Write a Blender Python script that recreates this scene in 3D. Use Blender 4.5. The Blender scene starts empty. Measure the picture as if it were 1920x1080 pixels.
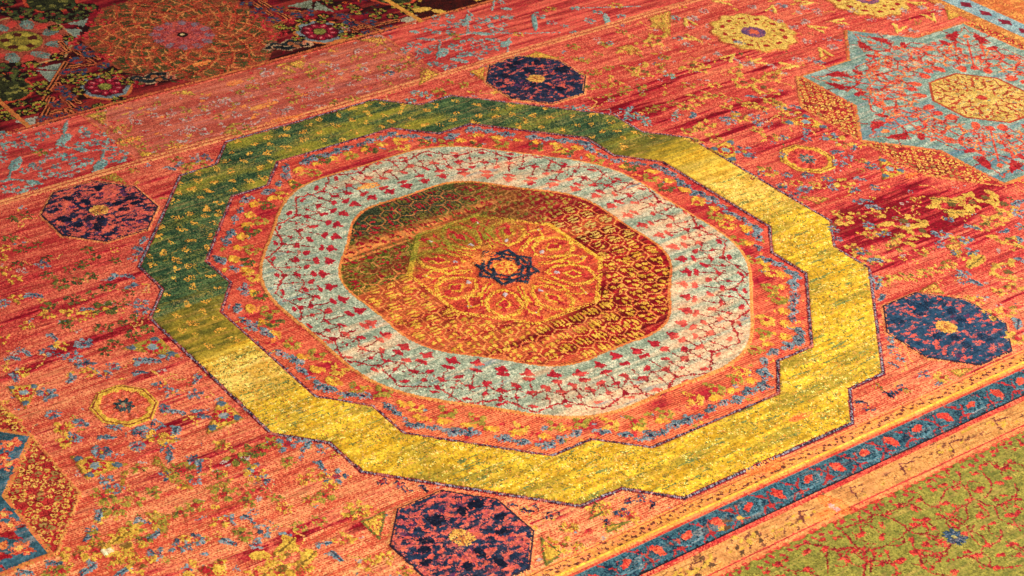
import bpy, math
import numpy as np
from mathutils import Matrix

# ------------------------------------------------------------------ camera, light, exposure
scene = bpy.context.scene
S = 0.5                      # metres per design unit of the carpet
ASP = 0.8509                 # the weave is a little tighter along the rows
ZS = 0.0085                  # mean height of the pile above the floor
cam_data = bpy.data.cameras.new("camera")
cam = bpy.data.objects.new("camera", cam_data)
scene.collection.objects.link(cam)
rot = Matrix(((0.81053945, 0.29396883, -0.50656503),
              (-0.58548448, 0.42926725, -0.68770455),
              (0.01528808, 0.85399763, 0.52005223)))
cam.matrix_world = Matrix.Translation((-1.58437, -2.16782, 1.59786 + ZS)) @ rot.to_4x4()
cam_data.sensor_width = 36
cam_data.lens = 72.889
cam_data.clip_end = 100
cam_data.clip_start = 0.05
cam_data.dof.use_dof = True
cam_data.dof.focus_distance = 2.98
cam_data.dof.aperture_fstop = 20.0
scene.camera = cam

world = bpy.data.worlds.new("World")
scene.world = world
world.use_nodes = True
bg = world.node_tree.nodes["Background"]
bg.inputs[0].default_value = (1.0, 0.965, 0.92, 1)
bg.inputs[1].default_value = 0.22

def area(name, loc, target, size, power, color):
    d = bpy.data.lights.new(name, 'AREA')
    d.shape = 'RECTANGLE'; d.size = size[0]; d.size_y = size[1]
    d.energy = power; d.color = color
    o = bpy.data.objects.new(name, d)
    scene.collection.objects.link(o)
    o.location = loc
    from mathutils import Vector
    o.rotation_euler = (Vector(target) - Vector(loc)).to_track_quat('-Z', 'Y').to_euler()
    return o
area("window_light", (2.9, -0.9, 2.1), (0.25, -0.3, 0), (1.3, 1.0), 135, (1.0, 0.96, 0.90))
area("ceiling_light", (-0.5, -2.0, 2.3), (-0.1, -0.3, 0), (1.6, 1.0), 80, (1.0, 0.97, 0.93))
scene.view_settings.view_transform = 'Standard'
scene.view_settings.look = 'None'
scene.view_settings.exposure = -0.07
scene.view_settings.gamma = 1.0

# ------------------------------------------------------------------ canvas of knots
C = 0.0038
A0, A1, B0, B1 = -2.95, 3.95, -2.35, 3.15
NA = int((A1 - A0) / C); NB = int((B1 - B0) / C)
NA -= NA % 8; NB -= NB % 8
av = A0 + (np.arange(NA) + .5) * C
bv = B0 + (np.arange(NB) + .5) * C
rng = np.random.default_rng(11)
HI = np.array([[1.96872551e-03, -2.71991881e-03, -5.05535293e-01],
               [-1.14575841e-03, -3.22152953e-03, 2.69875943e+00],
               [-9.70567774e-06, 5.42162585e-04, 1.0]])
def P(x, y):
    """a spot measured in the photograph -> place on the carpet"""
    q = HI @ np.array([x, y, 1.0]); return (q[0] / q[2], q[1] / q[2])
def K(ox, oy, z, pts):
    return [P(ox + x / z, oy + y / z) for x, y in pts]
def srgb(c):
    c = np.asarray(c, float) / 255.0
    return np.where(c <= .04045, c / 12.92, ((c + .055) / 1.055) ** 2.4)

def vnoise(sa, sb, seed):
    r = np.random.default_rng(seed)
    na = int((A1 - A0) / sa) + 3; nb = int((B1 - B0) / sb) + 3
    g = r.random((nb, na)).astype(np.float32)
    xa = (av - A0) / sa; xb = (bv - B0) / sb
    ia = xa.astype(int); fa = xa - ia; fa = (fa * fa * (3 - 2 * fa)).astype(np.float32)
    ib = xb.astype(int); fb = xb - ib; fb = (fb * fb * (3 - 2 * fb)).astype(np.float32)
    top = g[ib][:, ia] * (1 - fa) + g[ib][:, ia + 1] * fa
    bot = g[ib + 1][:, ia] * (1 - fa) + g[ib + 1][:, ia + 1] * fa
    return top * (1 - fb)[:, None] + bot * fb[:, None]

streak1 = vnoise(.55, .022, 1)            # abrash: long bands along the rows
streak2 = vnoise(.16, .010, 2)
streak3 = vnoise(.05, .0045, 3)
cloud = vnoise(.33, .22, 4)
cloud2 = vnoise(.11, .07, 5)
fine = rng.random((NB, NA)).astype(np.float32)
fine2 = vnoise(.011, .010, 6)
blot = vnoise(.030, .020, 7)
AA = np.broadcast_to(av[None, :].astype(np.float32), (NB, NA))
BB = np.broadcast_to(bv[:, None].astype(np.float32), (NB, NA))
WA = (AA + (vnoise(.013, .013, 8) - .5) * .0085 + (fine - .5) * .0040).astype(np.float32)
WB = (BB + (vnoise(.013, .013, 9) - .5) * .0085 + (rng.random((NB, NA)).astype(np.float32) - .5) * .0030).astype(np.float32)
WA2 = AA + (WA - AA) * .22; WB2 = BB + (WB - BB) * .22
rowphase = (np.arange(NB) % 2).astype(np.float32)[:, None] * np.ones((1, NA), np.float32)

col = np.zeros((NB, NA, 3), np.float32)
hgt = np.zeros((NB, NA), np.float32)
pil = np.zeros((NB, NA), np.float32)      # 0 flat weave .. 1 cut pile
lab = np.zeros((NB, NA), np.int32)
parts = []                                # (name, parent index or None, label)
def part(name, parent=None, label=None):
    parts.append((name, parent, label)); return len(parts) - 1

def lerp(a, b, t): return a + (b - a) * t
def mixc(c1, c2, t):
    return lerp(srgb(c1)[None, None, :], srgb(c2)[None, None, :], t[..., None])

class Win:
    """window of the canvas around a shape"""
    def __init__(s, a0, a1, b0, b1):
        s.i0 = max(0, int((b0 - B0) / C) - 1); s.i1 = min(NB, int((b1 - B0) / C) + 2)
        s.j0 = max(0, int((a0 - A0) / C) - 1); s.j1 = min(NA, int((a1 - A0) / C) + 2)
        s.ok = s.i1 > s.i0 and s.j1 > s.j0
        s.sl = (slice(s.i0, s.i1), slice(s.j0, s.j1))
        if s.ok:
            big = max(a1 - a0, b1 - b0) > .16
            s.A = WA2[s.sl] if big else WA[s.sl]; s.B = WB2[s.sl] if big else WB[s.sl]
def m_poly(pts):
    p = np.array(pts); w = Win(p[:, 0].min(), p[:, 0].max(), p[:, 1].min(), p[:, 1].max())
    if not w.ok: return w, None
    m = np.zeros(w.A.shape, bool)
    for k in range(len(p)):
        x0, y0 = p[k]; x1, y1 = p[(k + 1) % len(p)]
        if y0 == y1: continue
        c = ((y0 > w.B) != (y1 > w.B)) & (w.A < (x1 - x0) * (w.B - y0) / (y1 - y0) + x0)
        m ^= c
    return w, m
def m_ell(c, ra, rb=None, ang=0.0):
    rb = ra if rb is None else rb; r = max(ra, rb)
    w = Win(c[0] - r, c[0] + r, c[1] - r, c[1] + r)
    if not w.ok: return w, None
    dx = w.A - c[0]; dy = w.B - c[1]; ca, sa = math.cos(ang), math.sin(ang)
    return w, ((dx * ca + dy * sa) / ra) ** 2 + ((-dx * sa + dy * ca) / rb) ** 2 < 1
def smooth(pts):
    p = np.array(pts, float)
    if len(p) < 3: return p
    q = np.vstack([2 * p[0] - p[1], p, 2 * p[-1] - p[-2]]); out = []
    for k in range(1, len(q) - 2):
        for t in (0, .25, .5, .75):
            a, b, c, d = q[k - 1], q[k], q[k + 1], q[k + 2]
            out.append(.5 * (2 * b + (c - a) * t + (2 * a - 5 * b + 4 * c - d) * t * t + (3 * b - a - 3 * c + d) * t ** 3))
    out.append(p[-1]); return np.array(out)
def m_line(pts, wd, closed=False, sm=False):
    p = smooth(pts) if sm else np.array(pts); hw = wd / 2
    w = Win(p[:, 0].min() - hw, p[:, 0].max() + hw, p[:, 1].min() - hw, p[:, 1].max() + hw)
    if not w.ok: return w, None
    m = np.zeros(w.A.shape, bool)
    n = len(p) if closed else len(p) - 1
    for k in range(n):
        x0, y0 = p[k]; x1, y1 = p[(k + 1) % len(p)]
        v = Win(min(x0, x1) - hw, max(x0, x1) + hw, min(y0, y1) - hw, max(y0, y1) + hw)
        if not v.ok: continue
        if closed: v.A = WA2[v.sl]; v.B = WB2[v.sl]
        L2 = (x1 - x0) ** 2 + (y1 - y0) ** 2 + 1e-12
        t = np.clip(((v.A - x0) * (x1 - x0) + (v.B - y0) * (y1 - y0)) / L2, 0, 1)
        d = (v.A - x0 - t * (x1 - x0)) ** 2 + (v.B - y0 - t * (y1 - y0)) ** 2 < hw * hw
        m[v.i0 - w.i0:v.i1 - w.i0, v.j0 - w.j0:v.j1 - w.j0] |= d
    return w, m
def put(wm, colour, h, l=None, p=1.0, fade=0.0, where=None):
    """colour: (r,g,b) or function(window)->array; fade: share of knots lost to the bare weave"""
    w, m = wm
    if m is None or not m.any(): return
    if where is not None: m = m & where(w)
    if fade > 0:
        n = .45 * streak3[w.sl] + .55 * fine[w.sl]
        m = m & (n > fade * .62 + .16)
    if not m.any(): return
    if callable(colour): cc = colour(w)[m]
    else: cc = srgb(colour)[None, :]
    col[w.sl][m] = cc
    if h is not None: hgt[w.sl][m] = h
    pil[w.sl][m] = p
    if l is not None: lab[w.sl][m] = l
def two(c1, c2, f=None):
    f = blot if f is None else f
    return lambda w: mixc(c1, c2, np.clip((.45 * f[w.sl] + .55 * fine[w.sl] - .34) * 3.0, 0, 1))
def three(c1, c2, c3):
    def g(w):
        t = np.clip((.40 * blot[w.sl] + .25 * streak2[w.sl] + .35 * fine[w.sl] - .28) * 2.5, 0, 1)
        return lerp(mixc(c1, c2, np.clip(t * 2, 0, 1)), srgb(c3)[None, None, :], np.clip(t * 2 - 1, 0, 1)[..., None])
    return g
FULL = Win(A0, A1, B0, B1)

def octagon(c, r, k=.414):
    q = [(1, k), (k, 1), (-k, 1), (-1, k), (-1, -k), (-k, -1), (k, -1), (1, -k)]
    return [(c[0] + x * r, c[1] + y * r) for x, y in q]
def ring_pts(fr, n=240):
    return [(fr(t) * math.cos(t), fr(t) * math.sin(t)) for t in np.linspace(0, 2 * math.pi, n, endpoint=False)]
def sym8(oct_pts):
    """first-octant vertices -> closed polygon with eightfold symmetry"""
    o = sorted(set(oct_pts + [(y, x) for x, y in oct_pts]), key=lambda p: math.atan2(p[1], p[0]))
    out = []
    for k in range(4):
        for x, y in o:
            for _ in range(k): x, y = -y, x
            out.append((x, y))
    return out

# heights (design units)
HG, HP, HC = .0130, .0185, .0175

# ------------------------------------------------------------------ bare ground weave
GROUND = part("ground_weave", None, "worn salmon red flat weave between the motifs")
ORANGE = np.clip((-.15 * BB - .10 * AA + .12), 0, 1)
near = np.clip((-BB * .55 - AA * .25 - .05), 0, 1)             # ground colour gets lighter and more orange towards the near left
dark = np.zeros((NB, NA), np.float32)
def stain(pts_px, strength, soft=.10):
    """unworn crimson pile, spread along the rows"""
    for (x, y, la, wb) in pts_px:
        a, b = P(x, y)
        w = Win(a - 3 * la, a + 3 * la, b - 3 * wb, b + 3 * wb)
        if not w.ok: continue
        d = ((w.A - a) / la) ** 2 + ((w.B - b) / wb) ** 2
        dark[w.sl] = np.maximum(dark[w.sl], strength * np.exp(-d * .8))
stain([(1605, 395, .10, .05), (1680, 400, .16, .055), (1740, 375, .13, .05), (1590, 435, .06, .05), (1660, 440, .09, .03),
       (1780, 395, .14, .04), (1700, 352, .12, .04), (1620, 420, .12, .05), (1650, 380, .16, .05), (1720, 395, .14, .04), (1830, 365, .14, .035), (1700, 420, .2, .03), (1800, 400, .2, .03), (1870, 345, .12, .03), (1760, 430, .16, .02), (1620, 455, .12, .03)], 1.6)
stain([(1340, 215, .10, .020), (1420, 190, .13, .020), (1290, 235, .07, .02), (1380, 200, .10, .02), (1190, 215, .08, .04),
       (1240, 225, .08, .035), (1130, 190, .10, .035), (1225, 208, .10, .035), (1275, 240, .08, .025), (1170, 200, .10, .03), (1460, 178, .10, .016), (1310, 225, .10, .018)], 1.3)
stain([(1530, 250, .22, .03), (1440, 270, .2, .03), (1640, 215, .1, .03), (1350, 110, .25, .03), (1500, 90, .2, .025), (1250, 150, .2, .02), (90, 590, .2, .03), (170, 640, .25, .025), (250, 470, .2, .03), (60, 520, .2, .02), (350, 880, .25, .03), (230, 860, .2, .025), (1600, 480, .1, .03), (1850, 440, .15, .03), (1880, 480, .15, .03), (1750, 320, .2, .03), (1700, 480, .2, .02), (1500, 215, .2, .03), (1400, 235, .2, .025), (1300, 180, .2, .025), (1200, 175, .16, .03), (1560, 300, .16, .03)], .62)
stain([(530, 820, .06, .02), (590, 815, .07, .016), (470, 850, .09, .02), (340, 790, .10, .015), (300, 885, .14, .014),
       (195, 845, .09, .014), (240, 905, .10, .012), (480, 915, .09, .014), (475, 1045, .06, .022), (550, 1010, .05, .02),
       (150, 820, .09, .012), (420, 955, .10, .01), (580, 868, .08, .012), (190, 925, .06, .012)], 1.0)
stain([(40, 595, .10, .016), (110, 575, .11, .012), (35, 545, .12, .010), (210, 465, .14, .016), (60, 500, .10, .010),
       (235, 520, .10, .012), (300, 640, .10, .014), (150, 660, .13, .010), (280, 700, .12, .010), (60, 690, .12, .010), (20, 640, .10, .012)], .75)
stain([(1890, 470, .10, .018), (1900, 560, .06, .012), (1460, 362, .08, .03), (1560, 345, .14, .014), (1400, 330, .08, .016),
       (1720, 300, .10, .02), (1480, 255, .12, .012), (1600, 250, .10, .012), (1450, 120, .16, .014), (1330, 70, .12, .012),
       (1410, 30, .16, .010), (1740, 25, .12, .02), (1560, 115, .10, .014), (1320, 290, .06, .012), (1810, 360, .09, .02)], .62)
stain([(660, 975, .05, .020), (672, 985, .04, .016), (830, 890, .05, .010), (900, 840, .05, .01)], .8)
stain([(130, 300, .2, .02), (560, 160, .3, .014), (400, 205, .25, .012), (300, 225, .2, .012), (80, 420, .2, .012)], .35)
st = .42 * streak1 + .33 * streak2 + .25 * streak3
D = np.clip(dark * (.62 + .8 * (.5 * streak2 + .5 * streak3)) + (.40 * streak1 + .45 * streak2 + .15 * streak3 - .565) * 2.6, 0, 1)
light = lerp(mixc((228, 120, 84), (244, 170, 106), near), srgb((236, 140, 78)), .35 * np.clip(ORANGE - .1, 0, 1)[..., None])
deep = mixc((188, 48, 48), (210, 84, 54), near)
t = np.clip(.52 + .20 * (rowphase * 2 - 1) + (st - .5) * 2.2 + (fine - .5) * .8 + .5 * (cloud - .5), 0, 1)
g = lerp(deep, light, t[..., None])
g = lerp(g, mixc((174, 26, 44), (196, 44, 54), fine), np.clip(D * 1.6, 0, 1)[..., None])
g = lerp(g, mixc((128, 2, 24), (158, 10, 34), fine2), np.clip(D * 2.0 - 1.0, 0, 1)[..., None])
col[:] = g
hgt[:] = HG + .0035 * np.clip(D * 1.4, 0, 1)
pil[:] = np.clip(D * 1.3 - .2, 0, .8)
lab[:] = GROUND

# ------------------------------------------------------------------ small motifs
PAL = {
    'blue':  [(88, 110, 122), (128, 144, 146), (56, 78, 96)],
    'grey':  [(168, 138, 124), (176, 150, 138), (140, 118, 112)],
    'teal':  [(98, 136, 132), (132, 160, 148), (70, 110, 112)],
    'olive': [(138, 124, 44), (166, 142, 52), (84, 88, 46)],
    'green': [(74, 86, 44), (110, 108, 46), (56, 70, 44)],
    'gold':  [(192, 144, 46), (212, 164, 62), (132, 96, 38)],
    'goldo': [(184, 142, 54), (204, 158, 66), (112, 92, 44)],
    'navy':  [(42, 60, 88), (58, 82, 106), (26, 34, 60)],
    'cream': [(214, 186, 140), (226, 200, 160), (150, 110, 80)],
    'red':   [(186, 34, 44), (206, 58, 56), (128, 14, 28)],
    'coral': [(222, 92, 70), (232, 112, 80), (186, 44, 48)],
    'orange':[(232, 116, 46), (240, 138, 66), (216, 84, 40)],
}
def blossom(c, s, kind, parent=None, name="blossom", fade=.25, h=HP, rot=None, centre='gold', petals=None, label=None):
    l = part(name, parent, label); p0, p1, p2 = PAL[kind]; fade = min(.7, fade + .04); s *= 1.14; h = h - .0018
    if name == 'blossom': l = None; parts.pop(); l = part(kind.replace('goldo', 'gold') + '_blossom', parent, label)
    rot = rng.random() * 6.28 if rot is None else rot
    n = petals or int(rng.integers(5, 9)); sq = .75 + .5 * rng.random()
    for k in range(n):
        a = rot + k * 2 * math.pi / n + rng.normal() * .25
        r = s * (.50 + .38 * rng.random()); q = rng.random()
        put(m_ell((c[0] + sq * r * math.cos(a), c[1] + r * math.sin(a)), s * (.26 + .2 * rng.random()), s * (.18 + .14 * rng.random()), a), two(p0, p1) if q < .75 else two(p2, p0), h, l, fade=fade)
    put(m_ell(c, s * .40, s * .30, rot), two(p2, PAL['red'][0]), h - .0012, l, fade=fade)
    if rng.random() < .5: put(m_ell(c, s * .2), PAL[centre][0], h, l, fade=fade)
    return l
def leaf(c, s, kind, rot=None, parent=None, name="leaf", fade=.25, h=HP):
    l = part(name, parent); p0, p1, p2 = PAL[kind]
    fade = min(.7, fade + .05); h = h - .0018; s *= 1.1
    if name == 'leaf': parts.pop(); l = part(kind.replace('goldo', 'gold') + '_leaf', parent)
    rot = rng.random() * 6.28 if rot is None else rot
    ca, sa = math.cos(rot), math.sin(rot)
    put(m_ell(c, s * 1.1, s * .38, rot), two(p0, p1), h, l, fade=fade)
    put(m_ell((c[0] + s * .6 * ca - s * .35 * sa, c[1] + s * .6 * sa + s * .35 * ca), s * .55, s * .32, rot + .9), two(p0, p1), h, l, fade=fade)
    put(m_line([(c[0] - s * ca, c[1] - s * sa), (c[0] + s * ca, c[1] + s * sa)], .0055), p2, h - .001, l, fade=fade)
    return l
def scroll(c, s, kind, rot=None, parent=None, fade=.2, h=HP, name="scroll_motif"):
    l = part(name, parent); p0, p1, p2 = PAL[kind]
    rot = rng.random() * 6.28 if rot is None else rot
    ca, sa = math.cos(rot), math.sin(rot)
    fade = min(.6, fade + .05); h = h - .0010
    T = lambda x, y: (c[0] + s * (x * ca - y * sa), c[1] + s * (x * sa + y * ca))
    arc = [T(.9 * math.cos(q), .62 * math.sin(q)) for q in np.linspace(.2, 4.3, 14)]
    put(m_line(arc, s * .20), two(p0, p1), h, l, fade=fade)
    for q in (0.2, 1.4, 2.6, 4.3):
        put(m_ell(T(.95 * math.cos(q), .66 * math.sin(q)), s * .30, s * .2, rot + q), two(p0, p1), h, l, fade=fade)
    put(m_ell(T(0, -.1), s * .26), p2, h, l, fade=fade)
    put(m_ell(T(1.2, .3), s * .34, s * .2, rot + .5), two(p0, p1), h, l, fade=fade)
    return l
def tri_motif(pts, kind='gold', parent=None, fade=.15, name="triangle_motif", eye=True, edge='gold'):
    l = part(name, parent); p0, p1, p2 = PAL[kind]; fade += .12
    put(m_poly(pts), two(p0, p1), HP - .0015, l, fade=fade)
    put(m_line(pts, .007, True), two(PAL[edge][0], PAL[edge][2]), HP - .0015, l, fade=fade)
    c = np.mean(np.array(pts), 0); s = math.sqrt(abs(np.cross(np.array(pts[1]) - pts[0], np.array(pts[2]) - pts[0]))) * .25
    if eye:
        for k in range(8):
            q = k * .785
            put(m_ell((c[0] + s * .8 * math.cos(q), c[1] + s * .8 * math.sin(q)), s * .26), PAL['red'][0], HP, l)
        put(m_ell(c, s * .5), PAL['blue'][1], HP, l)
        for p in pts:
            put(m_ell((p[0] * .7 + c[0] * .3, p[1] * .7 + c[1] * .3), s * .42), PAL['blue'][0], HP, l)
    return l
def vee(px, py, rot, s=.055, parent=None):
    l = part("chevron_motif", parent); c = P(px, py); T = lambda x, y: (c[0] + s * (x * math.cos(rot) - y * math.sin(rot)), c[1] + s * (x * math.sin(rot) + y * math.cos(rot)))
    put(m_poly([T(-.9, .7), T(1, 0), T(-.9, -.7), T(-.75, -.28), T(.3, 0), T(-.75, .28)]), two((198, 158, 66), (214, 172, 80)), HP, l, fade=.1)

# ------------------------------------------------------------------ far border beyond b = 1.655
BORDER = part("border_field", None, "dark crimson unworn border field")
def border_col(w):
    n = np.clip((.5 * cloud2[w.sl] + .5 * streak2[w.sl] - .35) * 2.6, 0, 1)
    return lerp(mixc((56, 6, 14), (148, 18, 36), n), srgb((188, 62, 48))[None, None], (np.clip(streak1[w.sl] - .62, 0, 1) * 2)[..., None])
put(m_poly([(-.93, 1.655), (.93, 1.655), (.93, 3.2), (-.93, 3.2)]), border_col, HP - .001, BORDER)
LSIDE = part("border_panel", None, "dark brown and gold panel of the far border")
put(m_poly([(.93, 1.655), (4.0, 1.655), (4.0, 3.2), (.93, 3.2)]), two((58, 14, 8), (96, 22, 14)), HP, LSIDE)
put(m_poly([(-3, 1.655), (-.93, 1.655), (-.93, 3.2), (-3, 3.2)]), border_col, HP, part("border_panel", None, "dark crimson panel of the far border at the left"))
for k in range(70):
    c = (.95 + rng.random() * .8, 1.67 + rng.random() * .55)
    put(m_ell(c, .03 + .03 * rng.random(), .012 + .012 * rng.random(), rng.random() * 3.1), two((196, 144, 52), (214, 164, 72)), HP + .001, LSIDE)

def panel_octagon(c, r):
    o = part("border_octagon", None, "green and orange octagon in the far border")
    put(m_poly(octagon(c, r)), three((150, 50, 36), (190, 88, 54), (88, 72, 36)), HG + .003, o, p=.8)
    # mosaic of green cells and red straps in rings
    for ring, (rr, n) in enumerate(((.42, 12), (.52, 16), (.62, 20), (.73, 24), (.84, 28), (.95, 30), (1.04, 30))):
        for k in range(n):
            a = (k + .5 * (ring % 2)) * 2 * math.pi / n + rng.normal() * .02; v = rng.random()
            cc = (c[0] + r * rr * math.cos(a), c[1] + r * rr * math.sin(a))
            if max(abs(cc[0] - c[0]), abs(cc[1] - c[1]), (abs(cc[0] - c[0]) + abs(cc[1] - c[1])) / 1.414) > r * .95: continue
            if v < .72: put(m_ell(cc, .022 + .016 * rng.random(), .014 + .010 * rng.random(), a + rng.choice([0, .8, 1.57])), two((58, 62, 30), (92, 88, 44)), HP, o, fade=.3)
            elif v < .85: put(m_ell(cc, .014, .010, a), two((168, 34, 32), (208, 76, 52)), HP, o, fade=.1)
    for k in range(32):
        a = k * math.pi / 16 + .05; z = 1 if k % 2 else -1
        pts = [(c[0] + r * q * math.cos(a + d), c[1] + r * q * math.sin(a + d)) for q, d in ((.36, 0), (.47, z * .12), (.57, -z * .10), (.68, z * .10), (.79, -z * .08), (.90, z * .08), (.97, 0))]
        put(m_line(pts, .0078), two((150, 30, 24), (206, 80, 48)), HP - .001, o, fade=.05)
        pts = [(c[0] + r * q * math.cos(a + .1 + d), c[1] + r * q * math.sin(a + .1 + d)) for q, d in ((.40, 0), (.52, -z * .16), (.64, z * .12), (.76, -z * .10), (.88, z * .08), (.95, 0))]
        put(m_line(pts, .0066), two((196, 100, 52), (206, 130, 70)), HP - .0005, o, fade=.2)
    ros = part("rosette", o)
    put(m_ell(c, .128), two((158, 50, 56), (200, 84, 70)), HP, ros, fade=.1)
    for k in range(12):
        a = k * math.pi / 6
        put(m_ell((c[0] + .112 * math.cos(a), c[1] + .112 * math.sin(a)), .024, .017, a), two((116, 122, 128), (150, 92, 100)), HP + .0004, ros, fade=.35)
        put(m_ell((c[0] + .066 * math.cos(a + .26), c[1] + .066 * math.sin(a + .26)), .02, .012, a), two((150, 66, 80), (196, 90, 80)), HP + .0004, ros, fade=.3)
    put(m_ell(c, .022), (50, 34, 24), HP, ros); put(m_ell(c, .008), (206, 176, 120), HP + .001, ros)
panel_octagon((-.01, 2.03), .385)

def red_rosette(c, r=.088):
    l = part("red_rosette", None, "crimson petalled rosette in a slate ring of the far border")
    put(m_poly(octagon(c, r * 1.22)), two((206, 130, 54), (190, 90, 50)), HP, l)
    put(m_poly(octagon(c, r * 1.08)), two((92, 106, 112), (128, 136, 134)), HP, l)
    put(m_poly(octagon(c, r * .88)), (104, 14, 30), HP, l)
    for k in range(9):
        a = k * 2 * math.pi / 9
        put(m_ell((c[0] + r * .58 * math.cos(a), c[1] + r * .58 * math.sin(a)), r * .24, r * .17, a), two((140, 16, 38), (176, 30, 54)), HP + .0006, l, fade=.15)
        put(m_ell((c[0] + r * .62 * math.cos(a), c[1] + r * .62 * math.sin(a)), r * .09, r * .06, a), (214, 110, 106), HP + .0014, l)
    put(m_ell(c, r * .3), two((110, 110, 44), (150, 140, 60)), HP + .001, l)
red_rosette(P(197, 163)); red_rosette(P(600, 60))

def teal_medallion(c, r):
    l = part("teal_medallion", None, "small teal and gold medallion in the far border")
    put(m_poly(octagon(c, r)), three((150, 52, 42), (196, 96, 68), (110, 30, 30)), HP, l)
    put(m_line(octagon(c, r), .012, True), two((170, 150, 90), (196, 120, 80)), HP, l)
    for k in range(8):
        a = k * math.pi / 4 + .1
        put(m_ell((c[0] + r * .72 * math.cos(a), c[1] + r * .72 * math.sin(a)), r * .22, r * .13, a + .4), two((88, 112, 104), (128, 142, 128)), HP + .001, l, fade=.2)
        put(m_ell((c[0] + r * .74 * math.cos(a + .4), c[1] + r * .74 * math.sin(a + .4)), r * .15, r * .1, a), (206, 66, 54), HP + .001, l)
    put(m_ell(c, r * .44), two((110, 96, 38), (160, 136, 50)), HP, l)
    for k in range(10):
        a = k * .628
        put(m_ell((c[0] + r * .28 * math.cos(a), c[1] + r * .28 * math.sin(a)), r * .09), (176, 152, 56) if k % 2 else (100, 34, 28), HP + .001, l)
teal_medallion(P(37, 77), .215)
for (x, y) in ((95, 2), (8, 168), (735, -12)):
    c = P(x, y); l = part("border_medallion", None, "dark green round medallion in the far border")
    put(m_ell(c, .11), two((40, 40, 26), (72, 74, 36)), HP, l)
    for k in range(26):
        a = rng.random() * 6.28; q = .1 * math.sqrt(rng.random())
        put(m_ell((c[0] + q * math.cos(a), c[1] + q * math.sin(a)), .012, .008, a), two((96, 98, 44), (140, 126, 60)), HP + .001, l)
    put(m_line([(c[0] + .112 * math.cos(q), c[1] + .112 * math.sin(q)) for q in np.linspace(0, 6.28, 30)], .012), (196, 70, 44), HP, l)
def flame(c, s, flip=1):
    l = part("flame_motif", None, "black and cream curling motif at the border edge")
    T = lambda x, y: (c[0] + s * x * flip, c[1] + s * y)
    for (pts, wd) in (([(-1, .2), (-.55, .45), (-.25, .05), (.3, .28), (.8, .1)], .5), ([(-.6, .1), (-.2, -.3), (.4, -.25), (.9, -.4)], .5)):
        put(m_line([T(*p) for p in pts], s * wd), two((196, 160, 118), (120, 60, 44)), HP, l, fade=.2)
        put(m_line([T(*p) for p in pts], s * wd * .62), two((22, 26, 28), (48, 60, 62)), HP + .001, l)
    for p in ((.2, .05), (.3, -.32)): put(m_ell(T(*p), s * .15), (172, 96, 56), HP + .001, l)
    for p in ((.9, -.1), (1.1, -.25), (.75, -.3), (1.0, -.5)): put(m_ell(T(*p), s * .12), two((214, 170, 126), (190, 90, 66)), HP, l, fade=.25)
flame(P(282, 147), .085); flame(P(540, 85), .085)
Z1 = (0, 0, 6)
for pts in ([(760, 265), (1000, 205), (940, 300)], [(720, 320), (920, 330), (870, 435)], [(400, 770), (705, 705), (655, 792)], [(415, 795), (650, 800), (590, 945)]):
    l = part("triangle_motif"); put(m_poly(K(*Z1, pts)), two((112, 124, 112), (146, 152, 130)), HP, l)
for pts in ([(1300, 75), (1590, 0), (1590, 100)], [(1640, 15), (1850, 135), (1615, 110)]):
    l = part("triangle_motif"); put(m_poly(K(320, 0, 6, pts)), two((104, 108, 78), (140, 146, 124)), HP, l)
for pts in ([(615, 225), (850, 165), (845, 275)],):
    l = part("triangle_motif"); put(m_poly(K(640, 0, 6, pts)), two((150, 140, 112), (176, 160, 132)), HP, l)
l = part("triangle_motif"); put(m_poly(K(0, 180, 6, [(150, 300), (430, 235), (385, 360)])), two((140, 136, 120), (172, 160, 140)), HP, l)
def strap(o, pts, parent=None):
    l = part("strapwork_line", BORDER); q = K(*o, pts)
    put(m_line(q, .030), (46, 14, 14), HP - .001, l); put(m_line(q, .022), two((204, 120, 64), (186, 84, 52)), HP, l); put(m_line(q, .008), (70, 20, 16), HP - .001, l)
for o, pts in (((0, 0, 6), [(850, 570), (1060, 715), (740, 760)]), ((0, 0, 6), [(960, 560), (1110, 660)]), ((0, 0, 6), [(740, 700), (560, 1000), (480, 1180)]),
               ((0, 0, 6), [(680, 470), (770, 570), (700, 600)]), ((0, 0, 6), [(640, 940), (820, 1080)]), ((0, 0, 6), [(740, 400), (860, 490)]),
               ((0, 180, 6), [(690, 10), (830, 140), (480, 215)]), ((0, 180, 6), [(590, 30), (440, 330), (820, 210), (750, 170)]), ((0, 180, 6), [(800, 20), (890, 80)]),
               ((320, 0, 6), [(900, 20), (1130, 170)]), ((320, 0, 6), [(1010, 20), (1330, 210), (1180, 290)]), ((320, 0, 6), [(1340, 180), (1490, 140), (1160, 100)]),
               ((640, 0, 6), [(60, 190), (250, 310), (630, 230)]), ((640, 0, 6), [(40, 260), (160, 330), (300, 300), (460, 360)]), ((640, 0, 6), [(150, 360), (300, 420)])):
    strap(o, pts)
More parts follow.
